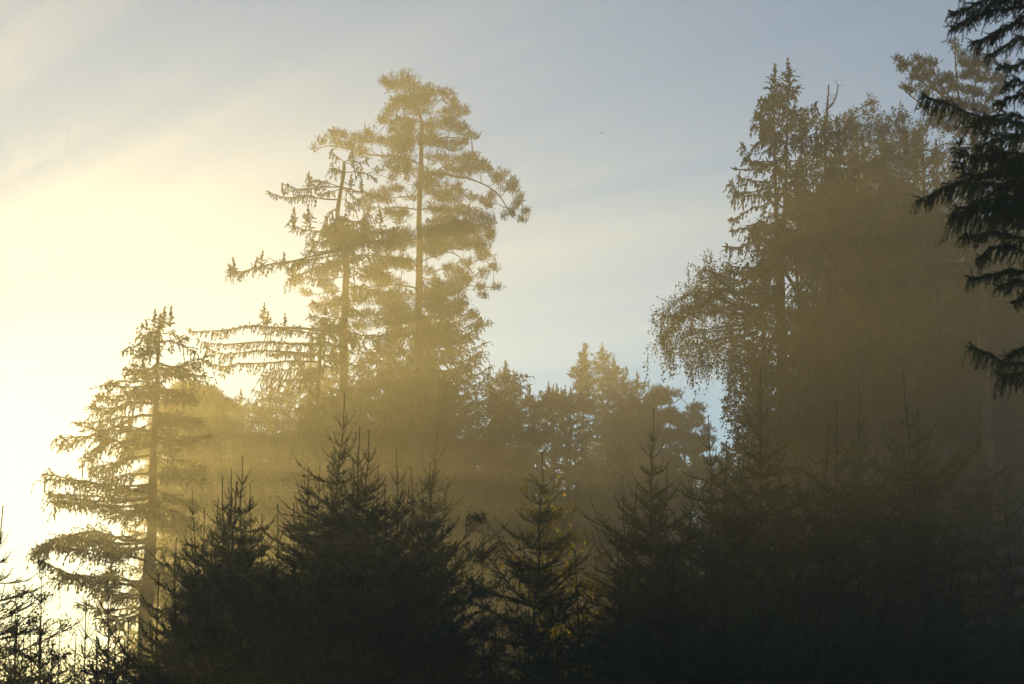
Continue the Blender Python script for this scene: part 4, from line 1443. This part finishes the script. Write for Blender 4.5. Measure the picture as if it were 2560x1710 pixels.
def candelabra():
    Y = 26.0
    base = np.array([at(1918, 1700, Y)[0], Y, -.12])
    T = Tree(base, 311)
    rng = T.rng
    c = at(1914, 1555, Y)
    T.wood.tube(resample([base, at(1912, 1690, Y), c, at(1910, 1435, Y)], .15), np.linspace(.02, .006, len(resample([base, at(1912, 1690, Y), c, at(1910, 1435, Y)], .15))), 6)
    for k in range(7):
        an = k * 0.9 + .3
        r = rng.uniform(.24, .36)
        p = resample([c, c + np.array([math.cos(an) * r * .6, math.sin(an) * r * .6, .03]), c + np.array([math.cos(an) * r, math.sin(an) * r, .26])], .06)
        for a, b in zip(p[:-1], p[1:]):
            T.tw.add(a, b, .004)
    for k in range(6):
        z = c + Z * rng.uniform(.1, .5)
        an = rng.uniform(0, 6.28)
        T.tw.add(z, z + np.array([math.cos(an) * .12, math.sin(an) * .12, .1]), .003)
    return T.finish('spindly_spruce', 'spindly bare-stemmed spruce with one upcurved whorl, low in the dark', 'tree', M['bark'], M['young'], far=False, needle=(60, .016, .004))


candelabra()


# ================================================================== the bird
def bird():
    p = at(1504, 333, 92)
    root = empty('bird', p, 'tiny dark bird in flight in the open sky', 'bird')
    b = MB()
    xs = np.linspace(-.10, .11, 9)
    b.tube(np.stack([xs, 0 * xs, xs * .15], 1) + p, np.array([.004, .012, .022, .030, .032, .028, .022, .020, .005]), 8)
    tail = np.array([[-.09, .012, -.012], [-.09, -.012, -.012], [-.18, -.035, -.026], [-.18, .035, -.026], [-.09, .012, -.006], [-.09, -.012, -.006], [-.18, -.035, -.021], [-.18, .035, -.021]]) + p
    b.add(tail, np.array([[0, 1, 2], [0, 2, 3], [4, 6, 5], [4, 7, 6], [0, 3, 7], [0, 7, 4], [1, 5, 6], [1, 6, 2], [2, 6, 7], [2, 7, 3]]))
    b.build('body', M['bird'], root, p)
    for sg in (-1, 1):
        w = MB()
        prof = [(0, .05, -.04), (.09, .055, -.035), (.18, .03, -.04), (.27, -.03, -.06)]
        v, t = [], []
        for y, x0, x1 in prof:
            z = .05 * (y / .27) ** 1.0 + .015
            for dz in (.004, -.002):
                v += [(x0, sg * y, z + dz), (x1, sg * y, z + dz)]
        for k in range(3):
            o = 4 * k
            for a0, a1 in ((0, 1), (2, 3), (0, 2), (1, 3)):
                t += [(o + a0, o + a1, o + 4 + a1), (o + a0, o + 4 + a1, o + 4 + a0)]
        w.add(np.array(v) + p, np.array(t))
        w.build('wing', M['bird'], root, p)
    root.scale = (.6, .6, .6)
    root.rotation_euler = (math.radians(12), math.radians(-10), math.radians(25))


bird()

# ================================================================== the misty air
HAZE_DENSITY = 0.0029


def haze():
    x0, x1, y0, y1, z0, z1 = -150, 150, -70, 133, -1.6, 33.2
    mb = MB()
    v = [(x, y, z) for x in (x0, x1) for y in (y0, y1) for z in (z0, z1)]
    q = [(0, 1, 3, 2), (4, 6, 7, 5), (0, 4, 5, 1), (2, 3, 7, 6), (0, 2, 6, 4), (1, 5, 7, 3)]
    mb.add(v, [t for a, b, c, d in q for t in ((a, b, c), (a, c, d))])
    m = bpy.data.materials.new('haze')
    m.use_nodes = True
    nt = m.node_tree
    nt.nodes.remove(nt.nodes['Principled BSDF'])
    pv = nt.nodes.new('ShaderNodeVolumePrincipled')
    pv.inputs['Color'].default_value = (0.96, 0.95, 0.93, 1)
    pv.inputs['Density'].default_value = HAZE_DENSITY
    pv.inputs['Anisotropy'].default_value = 0.75
    nt.links.new(pv.outputs[0], nt.nodes['Material Output'].inputs['Volume'])
    o = mb.build('haze', m)
    o['kind'] = 'stuff'
    o['label'] = 'thin sunlit morning mist between the trees'


haze()
